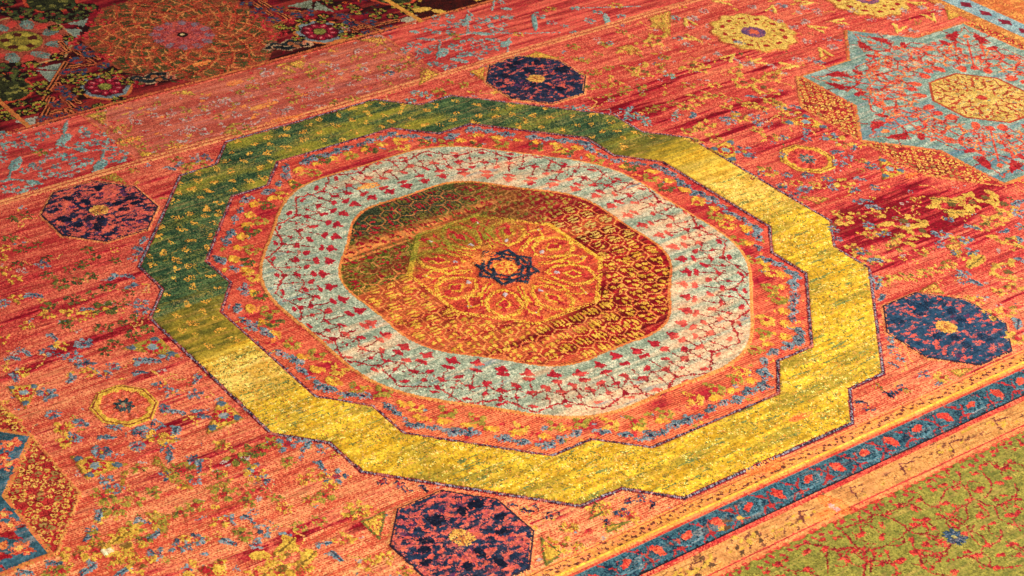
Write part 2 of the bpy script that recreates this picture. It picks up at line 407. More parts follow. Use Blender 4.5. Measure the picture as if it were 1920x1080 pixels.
for (o, lst, kind, s) in (
    ((0, 0, 6), [(1010, 605), (860, 680), (920, 800), (1170, 730), (690, 1000), (790, 1060), (900, 530), (750, 810)], 'navy', .026),
    ((0, 180, 6), [(640, 100), (700, 235), (510, 270), (930, 150), (790, 10)], 'navy', .026),
    ((320, 0, 6), [(980, 125), (850, 45), (1210, 110), (1160, 225), (1420, 170), (1560, 140), (1900, 180)], 'navy', .026),
    ((640, 0, 6), [(100, 265), (320, 250), (300, 375), (540, 325), (20, 185)], 'navy', .027),
    ((0, 0, 6), [(340, 830), (330, 1000), (465, 950), (490, 1045), (760, 905), (850, 860), (890, 930), (1010, 855), (1200, 855), (1290, 800), (780, 430), (620, 310), (640, 640), (1420, 920), (880, 1030), (350, 720)], 'olive', .024),
    ((0, 180, 6), [(240, 90), (430, 95), (270, 190), (350, 170), (70, 245), (150, 230), (40, 165), (1110, 130), (1340, 50)], 'olive', .024),
    ((320, 0, 6), [(1240, 300), (1390, 320), (1500, 240), (1700, 240), (1720, 180), (1440, 430), (1890, 290), (1880, 80), (1760, 10)], 'olive', .022),
    ((640, 0, 6), [(130, 75), (160, 130), (430, 120), (640, 65), (800, 65), (740, 130), (570, 180), (380, 180), (40, 400), (180, 400), (20, 310)], 'olive', .024),
    ((0, 0, 6), [(270, 130), (240, 180), (480, 200), (600, 160), (700, 210), (850, 90), (1000, 90), (880, 170), (110, 130), (60, 20), (150, 760), (180, 860), (110, 820), (20, 760)], 'green', .036),
    ((0, 0, 6), [(1090, 130), (1180, 240), (1030, 270), (1000, 380), (930, 420), (1140, 620), (1240, 660), (820, 480), (1540, 960), (1330, 860), (300, 760)], 'red', .024),
    ((320, 0, 6), [(930, 190), (1090, 320), (1150, 420), (1060, 260), (1340, 240), (1560, 200), (1250, 380)], 'red', .022)):
    for (x, y) in lst:
        c = P(o[0] + x / o[2], o[1] + y / o[2])
        if kind == 'navy': put(m_ell(c, s * 1.5, s * 1.1), (150, 60, 40), HP - .001)
        if kind in ('olive', 'green'): put(m_ell(c, s * 1.25), (44, 18, 16), HP - .002)
        blossom(c, s, kind, BORDER, "border_blossom", fade=.05, centre='red' if kind == 'olive' else 'olive')
for k in range(520):
    a = rng.uniform(-.92, .92); b = rng.uniform(1.67, 2.75); p0, p1, p2 = PAL[rng.choice(['olive', 'red', 'green', 'orange', 'red', 'coral', 'navy'])]
    q = rng.choice([0, .785, 1.57, 2.36]); L_ = .010 + .022 * rng.random()
    put(m_line([(a, b), (a + L_ * math.cos(q), b + L_ * math.sin(q))], .0075), two(p0, p2), None, None, fade=.15, where=lambda w: lab[w.sl] == BORDER)
# gold stripes at the inner edge of the border
E1 = part("border_stripe", None, "thin orange and gold stripe along the far border")
put(m_poly([(-3, 1.644), (4, 1.644), (4, 1.664), (-3, 1.664)]), two((206, 122, 60), (176, 74, 50), streak2), HC - .001, E1, fade=.12)
put(m_line([(-3, 1.6505), (4, 1.6505)], .006), (150, 50, 40), HG, E1)
E1b = part("border_stripe", None, "gold stripe closing the crimson border")
put(m_line([(.93, 1.62), (.93, 3.2)], .026), two((214, 150, 60), (190, 120, 50)), HC, E1b)
put(m_line([(-.93, 1.66), (-.93, 3.2)], .022), two((206, 128, 60), (190, 90, 50)), HC, part("border_stripe", None, "orange stripe closing the crimson border at the left"))

# ------------------------------------------------------------------ panels between b = 1.22 and b = 1.64
def red_panel_col(w):
    n = np.clip((.5 * streak1[w.sl] + .5 * streak2[w.sl] - .36) * 3.0, 0, 1)
    base = mixc((176, 26, 44), (218, 84, 70), n)
    return lerp(base, srgb((232, 122, 84))[None, None], (np.clip(rowphase[w.sl] * .35 + (streak3[w.sl] - .5) * .5, 0, .6))[..., None])
PL = part("branch_panel", None, "red panel with pale blue branches at the left")
PR = part("branch_panel", None, "red panel with pale blue branches at the top")
put(m_poly([(-3, 1.245), (-.715, 1.245), (-.715, 1.638), (-3, 1.638)]), red_panel_col, HG + .002, PL, p=.4)
put(m_poly([(.715, 1.245), (4, 1.245), (4, 1.638), (.715, 1.638)]), red_panel_col, HG + .002, PR, p=.5)
PM = part("faded_panel", None, "worn salmon panel with faint blossoms")
def faded_col(w):
    t = np.clip(.5 + .28 * (rowphase[w.sl] * 2 - 1) + (st[w.sl] - .5) * 1.4 + (fine[w.sl] - .5) * .4, 0, 1)
    return lerp(mixc((182, 70, 58), (216, 118, 86), t), srgb((170, 96, 92))[None, None], (np.clip((streak2[w.sl] - .6) * 2, 0, .5))[..., None])
put(m_poly([(-.70, 1.235), (.70, 1.235), (.70, 1.638), (-.70, 1.638)]), faded_col, HG, PM, p=.1)
for s in (-1, 1):
    l = part("panel_line"); put(m_line([(s * .705, 1.23), (s * .705, 1.64)], .012), two((216, 130, 70), (200, 90, 64)), HC - .002, l, fade=.35)
    l = part("panel_line"); put(m_line([(s * .66, 1.24), (s * .66, 1.63)], .006), (214, 130, 70), HC - .001, l, fade=.3)
for k in range(330):                                          # patchy remains in the worn panel
    a = rng.uniform(-.69, .69); b = rng.uniform(1.25, 1.63); p0, p1, p2 = PAL[rng.choice(['olive', 'grey', 'gold', 'red', 'grey', 'orange'])]
    put(m_ell((a, b), .006 + .014 * rng.random(), .003 + .005 * rng.random(), rng.choice([0, .5, 2.4])), two(p0, p1), None, None, fade=.4)
# branches
def branch(o, pts, parent, wd=.011, kind='teal'):
    l = part("branch", parent); p0, p1, p2 = PAL[kind]
    put(m_line(K(*o, pts), wd, sm=True), two(p0, p1), HP, l, fade=.25)
def leafpx(o, x0, y0, x1, y1, wd, parent, kind='teal'):
    l = part("branch_leaf", parent); p0, p1, p2 = PAL[kind]
    u0, u1 = K(*o, [(x0, y0), (x1, y1)]); c = ((u0[0] + u1[0]) / 2, (u0[1] + u1[1]) / 2)
    L = math.hypot(u1[0] - u0[0], u1[1] - u0[1]) / 2; a = math.atan2(u1[1] - u0[1], u1[0] - u0[0])
    put(m_ell(c, L, wd, a), two(p0, p1), HP, l, fade=.12)
oL = (0, 180, 6); oR = (640, 0, 6)
for pts in ([(760, 290), (720, 430), (650, 580), (560, 610)], [(690, 570), (850, 600)], [(960, 620), (1280, 610)], [(1170, 630), (1120, 760), (1050, 870)],
            [(220, 690), (130, 830), (100, 940)], [(0, 970), (150, 940), (480, 990)], [(250, 500), (420, 640)]):
    branch(oL, pts, PL)
for a in ((790, 430, 650, 570, .020), (840, 600, 1000, 630, .016), (1190, 720, 1080, 850, .022), (220, 700, 120, 850, .022), (280, 960, 460, 990, .018), (740, 310, 720, 420, .008)):
    leafpx(oL, *a, PL)
for (x, y, s) in ((600, 385, .020), (480, 450, .03), (250, 450, .022), (100, 550, .03), (240, 560, .02), (370, 560, .02), (950, 430, .028), (1050, 530, .026), (1150, 540, .024), (900, 550, .02), (670, 670, .02), (760, 690, .030),
                  (1000, 730, .022), (420, 780, .034), (540, 690, .018), (280, 840, .022), (640, 790, .02), (880, 770, .028), (860, 830, .022), (510, 880, .03), (640, 885, .022), (750, 870, .02), (1330, 710, .038),
                  (1250, 600, .022), (1400, 640, .022), (30, 710, .02), (40, 620, .02), (90, 1040, .026), (210, 1060, .026), (350, 1040, .024), (1240, 510, .018), (40, 440, .024), (1140, 430, .018), (780, 900, .012), (930, 370, .016)):
    blossom(P(x / 6, 180 + y / 6), s, 'teal', PL, "panel_blossom", fade=.22, centre='coral')
blossom(P(460 / 6, 180 + 640 / 6), .024, 'olive', PL, "panel_blossom", fade=.1, centre='red')
for pts in ([(860, 430), (1120, 450), (1220, 420), (1420, 375), (1720, 385)], [(1110, 460), (1100, 560), (1080, 660)], [(1425, 160), (1420, 370)], [(1890, 420), (1870, 610)], [(1700, 110), (1720, 0)], [(1480, 180), (1420, 110)]):
    branch(oR, pts, PR, .009)
for a in ((870, 430, 1060, 445, .012), (1180, 540, 1090, 640, .022), (1440, 180, 1370, 290, .016), (1480, 370, 1700, 385, .014), (1230, 660, 1440, 695, .014), (1890, 450, 1810, 530, .018), (770, 350, 880, 360, .013), (1620, 440, 1740, 450, .012), (1800, 90, 1920, 100, .012), (1290, 630, 1390, 630, .01)):
    leafpx(oR, *a, PR)
for (x, y, s) in ((1230, 270, .038), (1060, 200, .022), (1220, 180, .022), (1040, 260, .016), (960, 330, .022), (820, 495, .026), (900, 570, .028), (960, 570, .022), (1030, 520, .016), (1290, 530, .034), (1370, 470, .018), (1480, 450, .022),
                  (1570, 470, .026), (1680, 530, .034), (1500, 530, .018), (1640, 260, .036), (1530, 300, .018), (1790, 190, .024), (1680, 190, .02), (1740, 330, .026), (1830, 345, .022), (1880, 190, .022), (1410, 605, .026), (1500, 610, .018), (1600, 595, .018),
                  (1110, 730, .022), (1230, 745, .028), (1030, 710, .022), (740, 570, .016), (560, 410, .014), (1080, 360, .02), (1820, 270, .016), (1800, 20, .02), (860, 640, .016), (1560, 650, .012)):
    blossom(P(640 + x / 6, y / 6), s * .92, 'teal', PR, "panel_blossom", fade=.2, centre='coral')
for (x, y, s) in ((845, 60, .02), (870, 40, .02), (1080, 15, .02), (760, 90, .02), (895, 35, .022), (1035, 42, .02), (930, 75, .018), (1010, 28, .03), (955, 30, .016), (1105, 38, .024), (1165, 30, .022), (1120, 22, .02), (1075, 60, .014), (1060, 48, .014), (965, 100, .014)):
    blossom(P(x, y), s, 'teal', PR, "panel_blossom", fade=.22, centre='coral')
leafpx((0, 0, 1), 1135, 25, 1140, 48, .014, PR); leafpx((0, 0, 1), 1000, 25, 1005, 58, .012, PR); branch((0, 0, 1), [(880, 60), (990, 62), (1050, 60)], PR, .008); branch((0, 0, 1), [(1070, 15), (1200, 12)], PR, .008)
blossom(P(640 + 1285 / 6, 405 / 6), .026, 'olive', PR, "panel_blossom", fade=.1, centre='red'); blossom(P(640 + 1000 / 3, 190 / 3), .022, 'goldo', PR, "panel_blossom", fade=.2)
blossom(P(640 + 1180 / 3, 50 / 3), .026, 'goldo', PR, "panel_blossom", fade=.2); blossom(P(640 + 1550 / 3, 30 / 3), .026, 'goldo', PR, "panel_blossom", fade=.2)
# faint blossoms of the worn panel
oF = (0, 0, 3)
for (x, y) in [(700, 715), (880, 580), (1055, 615), (1150, 600), (1230, 650), (630, 735), (800, 825), (1140, 795), (1030, 820), (1355, 515), (1420, 480), (1530, 470), (1640, 500), (1840, 400), (1760, 420), (1850, 470), (1650, 555), (880, 830), (1590, 440), (1750, 380)]:
    blossom(P(x / 3, y / 3), .022, 'olive', PM, "faint_blossom", fade=.42)
for (x, y) in [(960, 630), (860, 650), (770, 685), (1060, 665), (1075, 720), (1150, 740), (1020, 740), (1270, 560), (1210, 580), (1400, 695), (1720, 540), (1780, 520), (1810, 590), (1500, 405), (1880, 370), (930, 690), (1330, 640), (1590, 620)]:
    blossom(P(x / 3, y / 3), .023, 'grey', PM, "faint_blossom", fade=.4, centre='grey')
for (x, y) in [(155, 520), (260, 645), (530, 795), (535, 890), (440, 730), (700, 715), (640, 610), (200, 440), (420, 300), (60, 200)]:
    blossom(P(640 + x / 6, y / 6 + 20), .02, 'olive' if x % 20 else 'grey', PM, "faint_blossom", fade=.45)
blossom(P(640 + 535 / 6, 805 / 6), .022, 'blue', PM, "faint_blossom", fade=.1)
for tri in ([(210, 445), (440, 410), (500, 500)], [(905, 745), (1070, 860), (890, 900)]):
    tri_motif(K(640, 0, 6, tri), 'gold', PM, .35, eye=False)
for (o, tri) in (((0, 180, 6), [(1000, 210), (1200, 170), (1160, 320)]), ((0, 180, 6), [(1550, 620), (1880, 660), (1640, 710)]), ((320, 0, 6), [(1300, 700), (1510, 650), (1490, 770)]), ((320, 0, 6), [(1170, 730), (1290, 700), (1410, 810)]), ((0, 0, 3), [(490, 655), (560, 630), (600, 680)]), ((0, 0, 3), [(945, 520), (1060, 500), (1100, 530)])):
    tri_motif(K(*o, tri), 'gold', PM, .35, eye=False)
E2 = part("field_stripe", None, "double orange line between panels and field")
put(m_poly([(-3, 1.207), (4, 1.207), (4, 1.240), (-3, 1.240)]), two((216, 112, 74), (216, 142, 84), streak2), HC - .002, E2, p=.5, fade=.18)
put(m_line([(-3, 1.2235), (4, 1.2235)], .006), (178, 70, 52), HG, E2, p=0)

# ------------------------------------------------------------------ near border stripes
def stripe(b0, b1, colour, h, name, label, p=.8):
    l = part(name, None, label); put(m_poly([(-3, b0), (4, b0), (4, b1), (-3, b1)]), colour, h, l, p=p); return l
GUARD = stripe(-1.262, -1.205, three((214, 132, 56), (226, 150, 70), (224, 120, 72)), HG + .002, "guard_stripe", "gold guard stripe with dark dashes beside the blue band", .3)
for k in range(330):
    a = -1.2 + k * .0105
    put(m_ell((a, -1.232 + rng.normal() * .008), .005, .0035 + .002 * rng.random()), (122, 58, 46), HG + .001, GUARD, p=.2)
put(m_line([(-3, -1.212), (4, -1.212)], .006), (196, 84, 56), HG, GUARD); put(m_line([(-3, -1.252), (4, -1.252)], .008), (236, 172, 60), HC, GUARD)
l = stripe(-1.274, -1.262, two((206, 62, 48), (224, 96, 66)), HG + .001, "red_line", "thin red line above the blue band", .3)
BLUE = stripe(-1.366, -1.274, three((36, 84, 104), (78, 122, 130), (24, 56, 78)), HP, "blue_band", "steel blue pile band with red flowers", 1)
put(m_line([(-3, -1.277), (4, -1.277)], .005), (110, 140, 140), HP, BLUE); put(m_line([(-3, -1.363), (4, -1.363)], .005), (36, 30, 40), HP - .002, BLUE)
k = 0; a = -1.5
while a < 2.2:
    b = -1.32
    l = part("band_flower", BLUE)
    if k % 2:
        put(m_line([(a + .030 * math.cos(u), b + .004 + .022 * math.sin(u)) for u in np.linspace(0, 6.28, 12)], .006), two((22, 48, 70), (84, 124, 132)), HP, BLUE, fade=.2)
        put(m_ell((a, b + .006), .023, .011, .35), two((206, 52, 44), (222, 86, 56)), HP + .001, l)
        put(m_line([(a - .05, b - .012), (a - .02, b - .028), (a + .03, b - .024), (a + .05, b + .01)], .006), (96, 132, 140), HP, BLUE)
    else:
        put(m_poly([(a - .020, b + .014), (a, b + .028), (a + .020, b + .012), (a + .010, b - .022), (a - .009, b - .022)]), two((202, 44, 42), (222, 86, 56)), HP + .001, l)
    for (da, db, r) in ((.060, .022, .010), (.068, -.018, .011), (-.055, .02, .009), (.052, 0, .008), (-.06, -.024, .009)):
        put(m_ell((a + da, b + db), r * 1.0, r * .6, rng.random() * 3), (190, 44, 46) if rng.random() < .55 else (26, 54, 78), HP + .0006, BLUE, fade=.1)
    put(m_line([(a + .04, b + .04), (a + .074, b + .0), (a + .058, b - .04)], .0052), (176, 46, 46), HP + .0006, BLUE)
    put(m_line([(a + .074, b), (a + .098, b + .025)], .0052), (176, 46, 46), HP + .0006, BLUE)
    put(m_line([(a + .02, b - .038), (a + .05, b - .02), (a + .095, b - .03)], .0052), (176, 46, 46), HP + .0006, BLUE)
    a += .112 + .012 * rng.random(); k += 1
l = stripe(-1.382, -1.366, two((196, 44, 46), (222, 92, 66)), HG + .001, "red_line", "thin red line below the blue band", .3)
OR = stripe(-1.452, -1.382, three((200, 130, 64), (216, 152, 84), (176, 112, 58)), HG + .001, "orange_band", "worn orange band with dark scrolls", .2)
for k in range(220):
    a = -1.6 + rng.random() * 3.4; b = -1.418 + rng.normal() * .018
    put(m_ell((a, b), .008 + .010 * rng.random(), .003, rng.random() * .6), (140, 82, 54) if rng.random() < .7 else (196, 152, 52), HG + .001, OR, p=.2)
for a in np.arange(-1.6, 2, .21):
    put(m_line([(a, -1.44), (a + .02, -1.40), (a + .07, -1.41)], .006), (128, 62, 54), HG + .001, OR)
for (x, y, s) in ((1360, 985, .05), (1315, 1060, .06), (1400, 1010, .04), (1290, 1075, .05)):
    c = P(x, y)
    for k in range(9): put(m_ell((c[0] + rng.normal() * s * .6, c[1] + rng.normal() * .012), .012, .006, rng.random()), (110, 74, 48) if k % 2 else (196, 152, 58), HP - .002, OR)
l = stripe(-1.492, -1.452, three((218, 122, 70), (226, 148, 84), (204, 92, 60)), HG, "lace_stripe", "red and salmon lace stripe beside the green field", .1)
put(m_line([(-3, -1.459), (4, -1.459)], .006), (200, 60, 54), HG, l)
GREEN = part("green_border", None, "olive green pile border with red vines, nearest corner")
put(m_poly([(-3, -2.4), (4, -2.4), (4, -1.480), (-3, -1.480)]), three((132, 122, 46), (158, 144, 58), (108, 108, 40)), HP, GREEN)
for a in np.arange(-1.7, 2.2, .031):
    put(m_ell((a + rng.normal() * .006, -1.480), .012, .006 + .003 * rng.random()), two((212, 96, 60), (196, 52, 46)), HG, GREEN, fade=.2)
    put(m_ell((a + .016, -1.502 + rng.normal() * .006), .009, .006, rng.random() * 3), (186, 44, 48), HP, GREEN)
o9 = (1280, 720, 3)
for pts in ([(885, 815), (1010, 780), (1110, 740), (1260, 830), (1030, 945), (885, 815)], [(1030, 945), (1020, 1080)], [(630, 935), (700, 900), (860, 935), (960, 920), (1030, 945)], [(810, 930), (815, 1060)], [(1260, 830), (1380, 780)],
            [(1555, 500), (1560, 560), (1480, 600), (1430, 700), (1330, 650)], [(1560, 560), (1630, 640), (1560, 700), (1480, 770), (1520, 820), (1600, 760), (1590, 690)], [(1620, 640), (1760, 690), (1880, 620), (1870, 560)], [(1690, 500), (1740, 570), (1700, 640)],
            [(1640, 790), (1620, 850), (1700, 920), (1780, 880), (1790, 820)], [(1290, 860), (1330, 960), (1480, 940), (1520, 890)], [(1050, 1060), (1060, 1000), (1190, 1020), (1200, 1080)], [(1910, 700), (1860, 760), (1900, 830)], [(580, 1050), (700, 1060), (760, 1080)],
            [(1760, 690), (1780, 760), (1880, 800)], [(1700, 920), (1660, 1000), (1780, 1040), (1900, 1020)], [(1330, 960), (1380, 1060), (1540, 1080)], [(1110, 740), (1240, 690), (1300, 640)], [(1000, 780), (1000, 720)], [(1790, 480), (1860, 440), (1920, 470)], [(1480, 1000), (1600, 970), (1660, 1000)]):
    l = part("vine", GREEN); put(m_line(K(*o9, pts), .0058, sm=True), two((140, 20, 28), (176, 40, 40)), HP - .0008, l, fade=.08)
for (x, y, s, q) in ((1000, 850, .026, 0), (1120, 800, .024, .9), (1120, 865, .030, .3), (1300, 705, .03, 1.3), (1330, 655, .024, 0), (1150, 735, .026, -.4), (1210, 690, .022, -.6), (1300, 795, .024, -.5), (1360, 770, .030, -.4), (1460, 575, .026, -.3), (1545, 590, .024, 0), (1410, 600, .022, -.6), (1410, 815, .02, .4),
                     (1670, 595, .03, .1), (1700, 455, .022, 0), (1830, 530, .026, -.3), (1780, 560, .024, -.5), (1870, 370, .024, 0), (1905, 335, .02, 1.2), (1770, 470, .024, 1.4), (1640, 505, .022, -.4), (1530, 770, .024, -.3), (1480, 680, .028, -.4), (1670, 735, .024, .2), (1690, 815, .022, 0), (1760, 655, .024, -.5),
                     (1800, 630, .022, -.6), (1370, 910, .028, -.6), (1310, 950, .034, -.2), (1220, 1000, .034, -.1), (1110, 965, .02, 0), (700, 950, .03, .1), (800, 935, .03, -.1), (530, 1020, .028, -.3), (580, 990, .022, 0), (910, 985, .026, -.4), (870, 870, .024, -.2), (780, 880, .024, -.2), (700, 1045, .026, -.3), (960, 950, .022, -.6),
                     (1600, 950, .024, -.3), (1650, 970, .026, -.5), (1790, 965, .024, 0), (1840, 910, .022, -.3), (1890, 970, .024, 0), (1770, 1040, .026, -.3), (1530, 1060, .026, -.3), (1400, 1040, .024, .3), (1720, 910, .02, 0), (1840, 740, .026, 0), (1890, 650, .022, -.5), (1120, 1020, .026, 0), (1740, 790, .022, -.2), (1600, 655, .02, -.4), (470, 1060, .024, 0), (1280, 880, .02, 1.2), (850, 795, .018, 1), (1090, 660, .018, 0), (1380, 550, .02, 0), (1490, 490, .018, .3), (1740, 380, .018, 0), (1800, 340, .018, .2)):
    l = part("red_leaf", GREEN); c = P(1280 + x / 3, 720 + y / 3)
    put(m_ell(c, s * .62, s * .27, q), two((186, 34, 36), (214, 72, 52)), HP + .0002, l, fade=.08)
    put(m_ell((c[0] + .3 * s, c[1] + .1 * s), s * .25, s * .2, q), (160, 24, 34), HP + .0004, l)
grng = np.random.default_rng(5)
for k in range(210):                                            # fine curling tendrils
    a = grng.uniform(-.75, 1.0); b = grng.uniform(-1.95, -1.52); q = grng.random() * 6.28; tw = grng.choice([-1, 1]) * (.5 + .5 * grng.random()); pts = [(a, b)]
    for z in range(int(grng.integers(3, 7))):
        q += tw * .75; pts.append((pts[-1][0] + .017 * math.cos(q), pts[-1][1] + .017 * math.sin(q)))
    put(m_line(pts, .0046, sm=True), two((136, 26, 28), (180, 48, 42)), HP - .0008, GREEN, fade=.12)
    if grng.random() < .5: put(m_ell(pts[-1], .011, .006, q), two((186, 34, 36), (210, 70, 50)), HP, GREEN, fade=.1)
c = P(1280 + 1530 / 3, 720 + 865 / 3); l = part("blue_flower", GREEN, "small blue eight petalled flower on the green border")
for k in range(8):
    q = k * math.pi / 4 + .2; put(m_ell((c[0] + .021 * math.cos(q), c[1] + .021 * math.sin(q)), .014, .008, q), two((38, 66, 92), (62, 96, 120)), HP + .001, l)
put(m_ell(c, .007), (160, 150, 90), HP + .001, l)
# orange repaired patches
def repair(x, y, la, wb, rot=0, c1=(232, 104, 46), c2=(242, 138, 66)):
    l = part("bright_patch", None, "bright orange repair"); c = P(x, y)
    w, m = m_ell(c, la, wb, rot)
    if m is not None: put((w, m & (cloud2[w.sl] * .3 + streak3[w.sl] * .7 > .25)), two(c1, c2), None, l, p=.3, fade=.25)

# ------------------------------------------------------------------ central medallion
OUT = sym8([(1.192, .345), (1.068, .470), (1.066, .625)])
RED = sym8([(.972, .262), (.850, .390), (.850, .542)])
def band_col(w):
    b = BB[w.sl]; a = AA[w.sl]; n = .5 * blot[w.sl] + .5 * streak2[w.sl]; q = streak1[w.sl]
    green = lerp(mixc((46, 78, 52), (98, 120, 68), np.clip((n - .3) * 1.6 + (fine[w.sl] - .5) * 1.0, 0, 1)), srgb((152, 140, 42))[None, None], (np.clip((.35 * q + .65 * cloud2[w.sl] - .46) * 2.8 + .5 * (fine[w.sl] - .5) + .36 * (b - .86) / .25 * np.clip(.7 - a, 0, 1), 0, .9))[..., None])
    olive = mixc((112, 104, 36), (158, 132, 40), np.clip((n - .3) * 2.5 + .9 * (.38 - b), 0, 1))
    yel = lerp(mixc((198, 148, 30), (222, 178, 46), np.clip((n - .3) * 2.6, 0, 1)), srgb((150, 132, 44))[None, None], (np.clip((.5 * q + .5 * cloud2[w.sl] - .52) * 3.2, 0, .75))[..., None])
    peach = mixc((218, 162, 62), (232, 190, 96), np.clip((n - .3) * 2.5, 0, 1))
    jit = (streak2[w.sl] - .5) * .05
    L = np.clip(-a * 3, 0, 1)                      # the two sides were woven from different lots
    tg = np.clip((b + jit * 3 - lerp(.36, .30, L)) * lerp(7, 12, L), 0, 1)[..., None]
    edge = lerp(.24, .085, L)
    to = np.clip((b + jit * lerp(3., .4, L) - edge) * lerp(9, 90, L), 0, 1)[..., None]
    tp = (np.clip(1 - abs(b + .06) / .16, 0, 1) * (.35 + .65 * L) + np.clip(1 - abs(b - .02) / .3, 0, 1) * (1 - L) * .5)[..., None]
    y = lerp(yel, peach, np.clip(tp, 0, 1))
    return lerp(y, lerp(olive, green, tg), to)
BAND = part("medallion_band", None, "star shaped pile band, green on the far side and yellow on the near side")
put(m_poly(OUT), band_col, HP - .0010, BAND)
# orange florets on the green half
placed = []; tries = 0
wP, mO = m_poly(OUT); wR, mR = m_poly(RED)
from_full = np.zeros((NB, NA), bool); from_full[wP.sl] |= mO; from_full[wR.sl] &= ~mR
def in_band(a, b, pad=.02):
    for da, db in ((pad, 0), (-pad, 0), (0, pad), (0, -pad)):
        i = int((b + db - B0) / C); j = int((a + da - A0) / C)
        if not from_full[i, j]: return False
    return True
while len(placed) < 165 and tries < 6000:
    tries += 1
    a = rng.uniform(-1.2, 1.1); b = rng.uniform(.10, 1.19)
    if a > .2 and b < .42: continue
    if not in_band(a, b) or any((a - x) ** 2 + (b - y) ** 2 < .054 ** 2 for x, y in placed): continue
    placed.append((a, b)); l = part("orange_floret", BAND); r = .013 + .006 * rng.random()
    for k in range(3):
        q = rng.random() * 6.28
        put(m_ell((a + r * .5 * math.cos(q), b + r * .5 * math.sin(q)), r * .8, r * .55, q), two((190, 120, 40), (224, 158, 60)), HP - .0008, l, fade=.45)
for k in range(60):                                          # thin gold tendrils
    a, b = placed[int(rng.integers(len(placed)))]; q = rng.random() * 6.28; pts = [(a, b)]
    for _ in range(4):
        q += rng.normal() * .6; pts.append((pts[-1][0] + .022 * math.cos(q), pts[-1][1] + .022 * math.sin(q)))
    if all(in_band(*p, .012) for p in pts): put(m_line(pts, .0045), (136, 122, 52), HP + .001, BAND, fade=.3)
FLECK = vnoise(.045, .006, 31)
w = Win(-1.25, 1.25, -1.25, .05); mm = from_full[w.sl] & (FLECK[w.sl] > .80) & (streak1[w.sl] > .45)
put((w, mm), two((112, 128, 72), (150, 140, 60)), None, None)
sp = rng.random((NB, NA)).astype(np.float32)[w.sl]
mm = from_full[w.sl] & (.5 * vnoise(.014, .008, 33)[w.sl] + .5 * sp > .72); put((w, mm), two((226, 166, 76), (236, 196, 104)), None, None)
mm = from_full[w.sl] & (.5 * vnoise(.014, .008, 34)[w.sl] + .5 * sp > .74); put((w, mm), two((160, 140, 50), (206, 130, 46)), None, None)
mm = from_full[w.sl] & (.4 * vnoise(.020, .012, 35)[w.sl] + .6 * sp < .20); put((w, mm), two((132, 112, 40), (110, 112, 52)), None, None)

# red inner band
RB = part("red_band", None, "salmon red star band inside the medallion outline")
t = np.clip(.50 + .34 * (rowphase * 2 - 1) + (st - .5) * 1.5 + (fine - .5) * .5, 0, 1)
inner_red = lerp(mixc((192, 48, 44), (208, 84, 54), near), mixc((228, 108, 74), (238, 154, 86), near), t[..., None])
darkR = np.zeros((NB, NA), np.float32); keep = dark; dark = darkR
stain([(1350, 395, .12, .03), (1400, 480, .05, .03), (1420, 525, .06, .03), (1300, 345, .10, .03), (1440, 470, .03, .02), (1395, 470, .04, .02), (1100, 795, .035, .03), (715, 735, .05, .018), (1320, 735, .08, .03), (1240, 755, .05, .02),
       (475, 430, .05, .03), (500, 400, .05, .03), (460, 365, .06, .02), (830, 262, .06, .03), (700, 300, .16, .025), (640, 318, .12, .02), (900, 262, .1, .02), (1000, 268, .10, .025), (1200, 325, .08, .025), (600, 690, .06, .02), (480, 590, .06, .01), (1310, 385, .1, .03)], 1.0)
darkR = dark; dark = keep
DR = np.clip(darkR * (.5 + st) + (st - .64) * 1.3, 0, 1)
inner_red = lerp(inner_red, mixc((160, 20, 40), (196, 40, 52), fine2), np.clip(DR * 1.7, 0, 1)[..., None])
put(m_poly(RED), lambda w: inner_red[w.sl], HG + .0008, RB, p=.25)
# motifs of the red band: blue links near the edge, gold florets, green triangles further in
def along(poly, step, inset):
    out = []; n = len(poly)
    for k in range(n):
        p = np.array(poly[k]); q = np.array(poly[(k + 1) % n]); d = q - p; L = np.hypot(*d); d /= L
        nrm = np.array([-d[1], d[0]]); cnt = max(1, int(round(L / step)))
        for i in range(cnt):
            out.append((p + d * L * (i + .5) / cnt + nrm * inset, math.atan2(d[1], d[0])))
    return out
for (p, q) in along(RED, .055, .040):
    if rng.random() < (.97 if p[0] > .2 or p[1] < -.2 else .75):
        p = p + rng.normal(0, .006, 2); l = part("blue_link", RB); s = .019 + .013 * rng.random(); fd = .05 + .28 * rng.random()
        u = (math.cos(q), math.sin(q)); v = (-u[1], u[0])
        for (x, y) in ((-.7, .1), (0, -.25), (.7, .15), (.2, .5)):
            put(m_ell((p[0] + s * (x * u[0] + y * v[0]), p[1] + s * (x * u[1] + y * v[1])), s * .5, s * .36, q + .4), two((70, 92, 104), (128, 142, 144)), HP - .001, l, fade=fd)
        put(m_ell(p, s * .2), (48, 50, 78), HP - .001, l)
for (p, q) in along(RED, .075, .082):
    if math.hypot(*p) > .845 and rng.random() < .9:
        l = part("gold_floret", RB); s = .014 + .004 * rng.random()
        put(m_ell(p, s * 1.2, s * .8, q), two((222, 152, 40), (232, 172, 60)), HP - .0005, l, fade=.1)
        put(m_ell((p[0] + .012, p[1] - .008), s * .7), two((214, 146, 50), (200, 120, 50)), HP - .0005, l, fade=.2)
for k in range(420):                                          # small broken ornament between the larger figures
    q = rng.random() * 6.28; rr = .845 + .13 * rng.random(); c = (rr * math.cos(q), rr * math.sin(q)); p0, p1, p2 = PAL[rng.choice(['gold', 'olive', 'red', 'red', 'blue', 'orange'])]
    put(m_ell(c, .006 + .010 * rng.random(), .003 + .005 * rng.random(), rng.choice([.1, .8, 2.3])), two(p0, p1), None, None, fade=.2, where=lambda w: lab[w.sl] == RB)
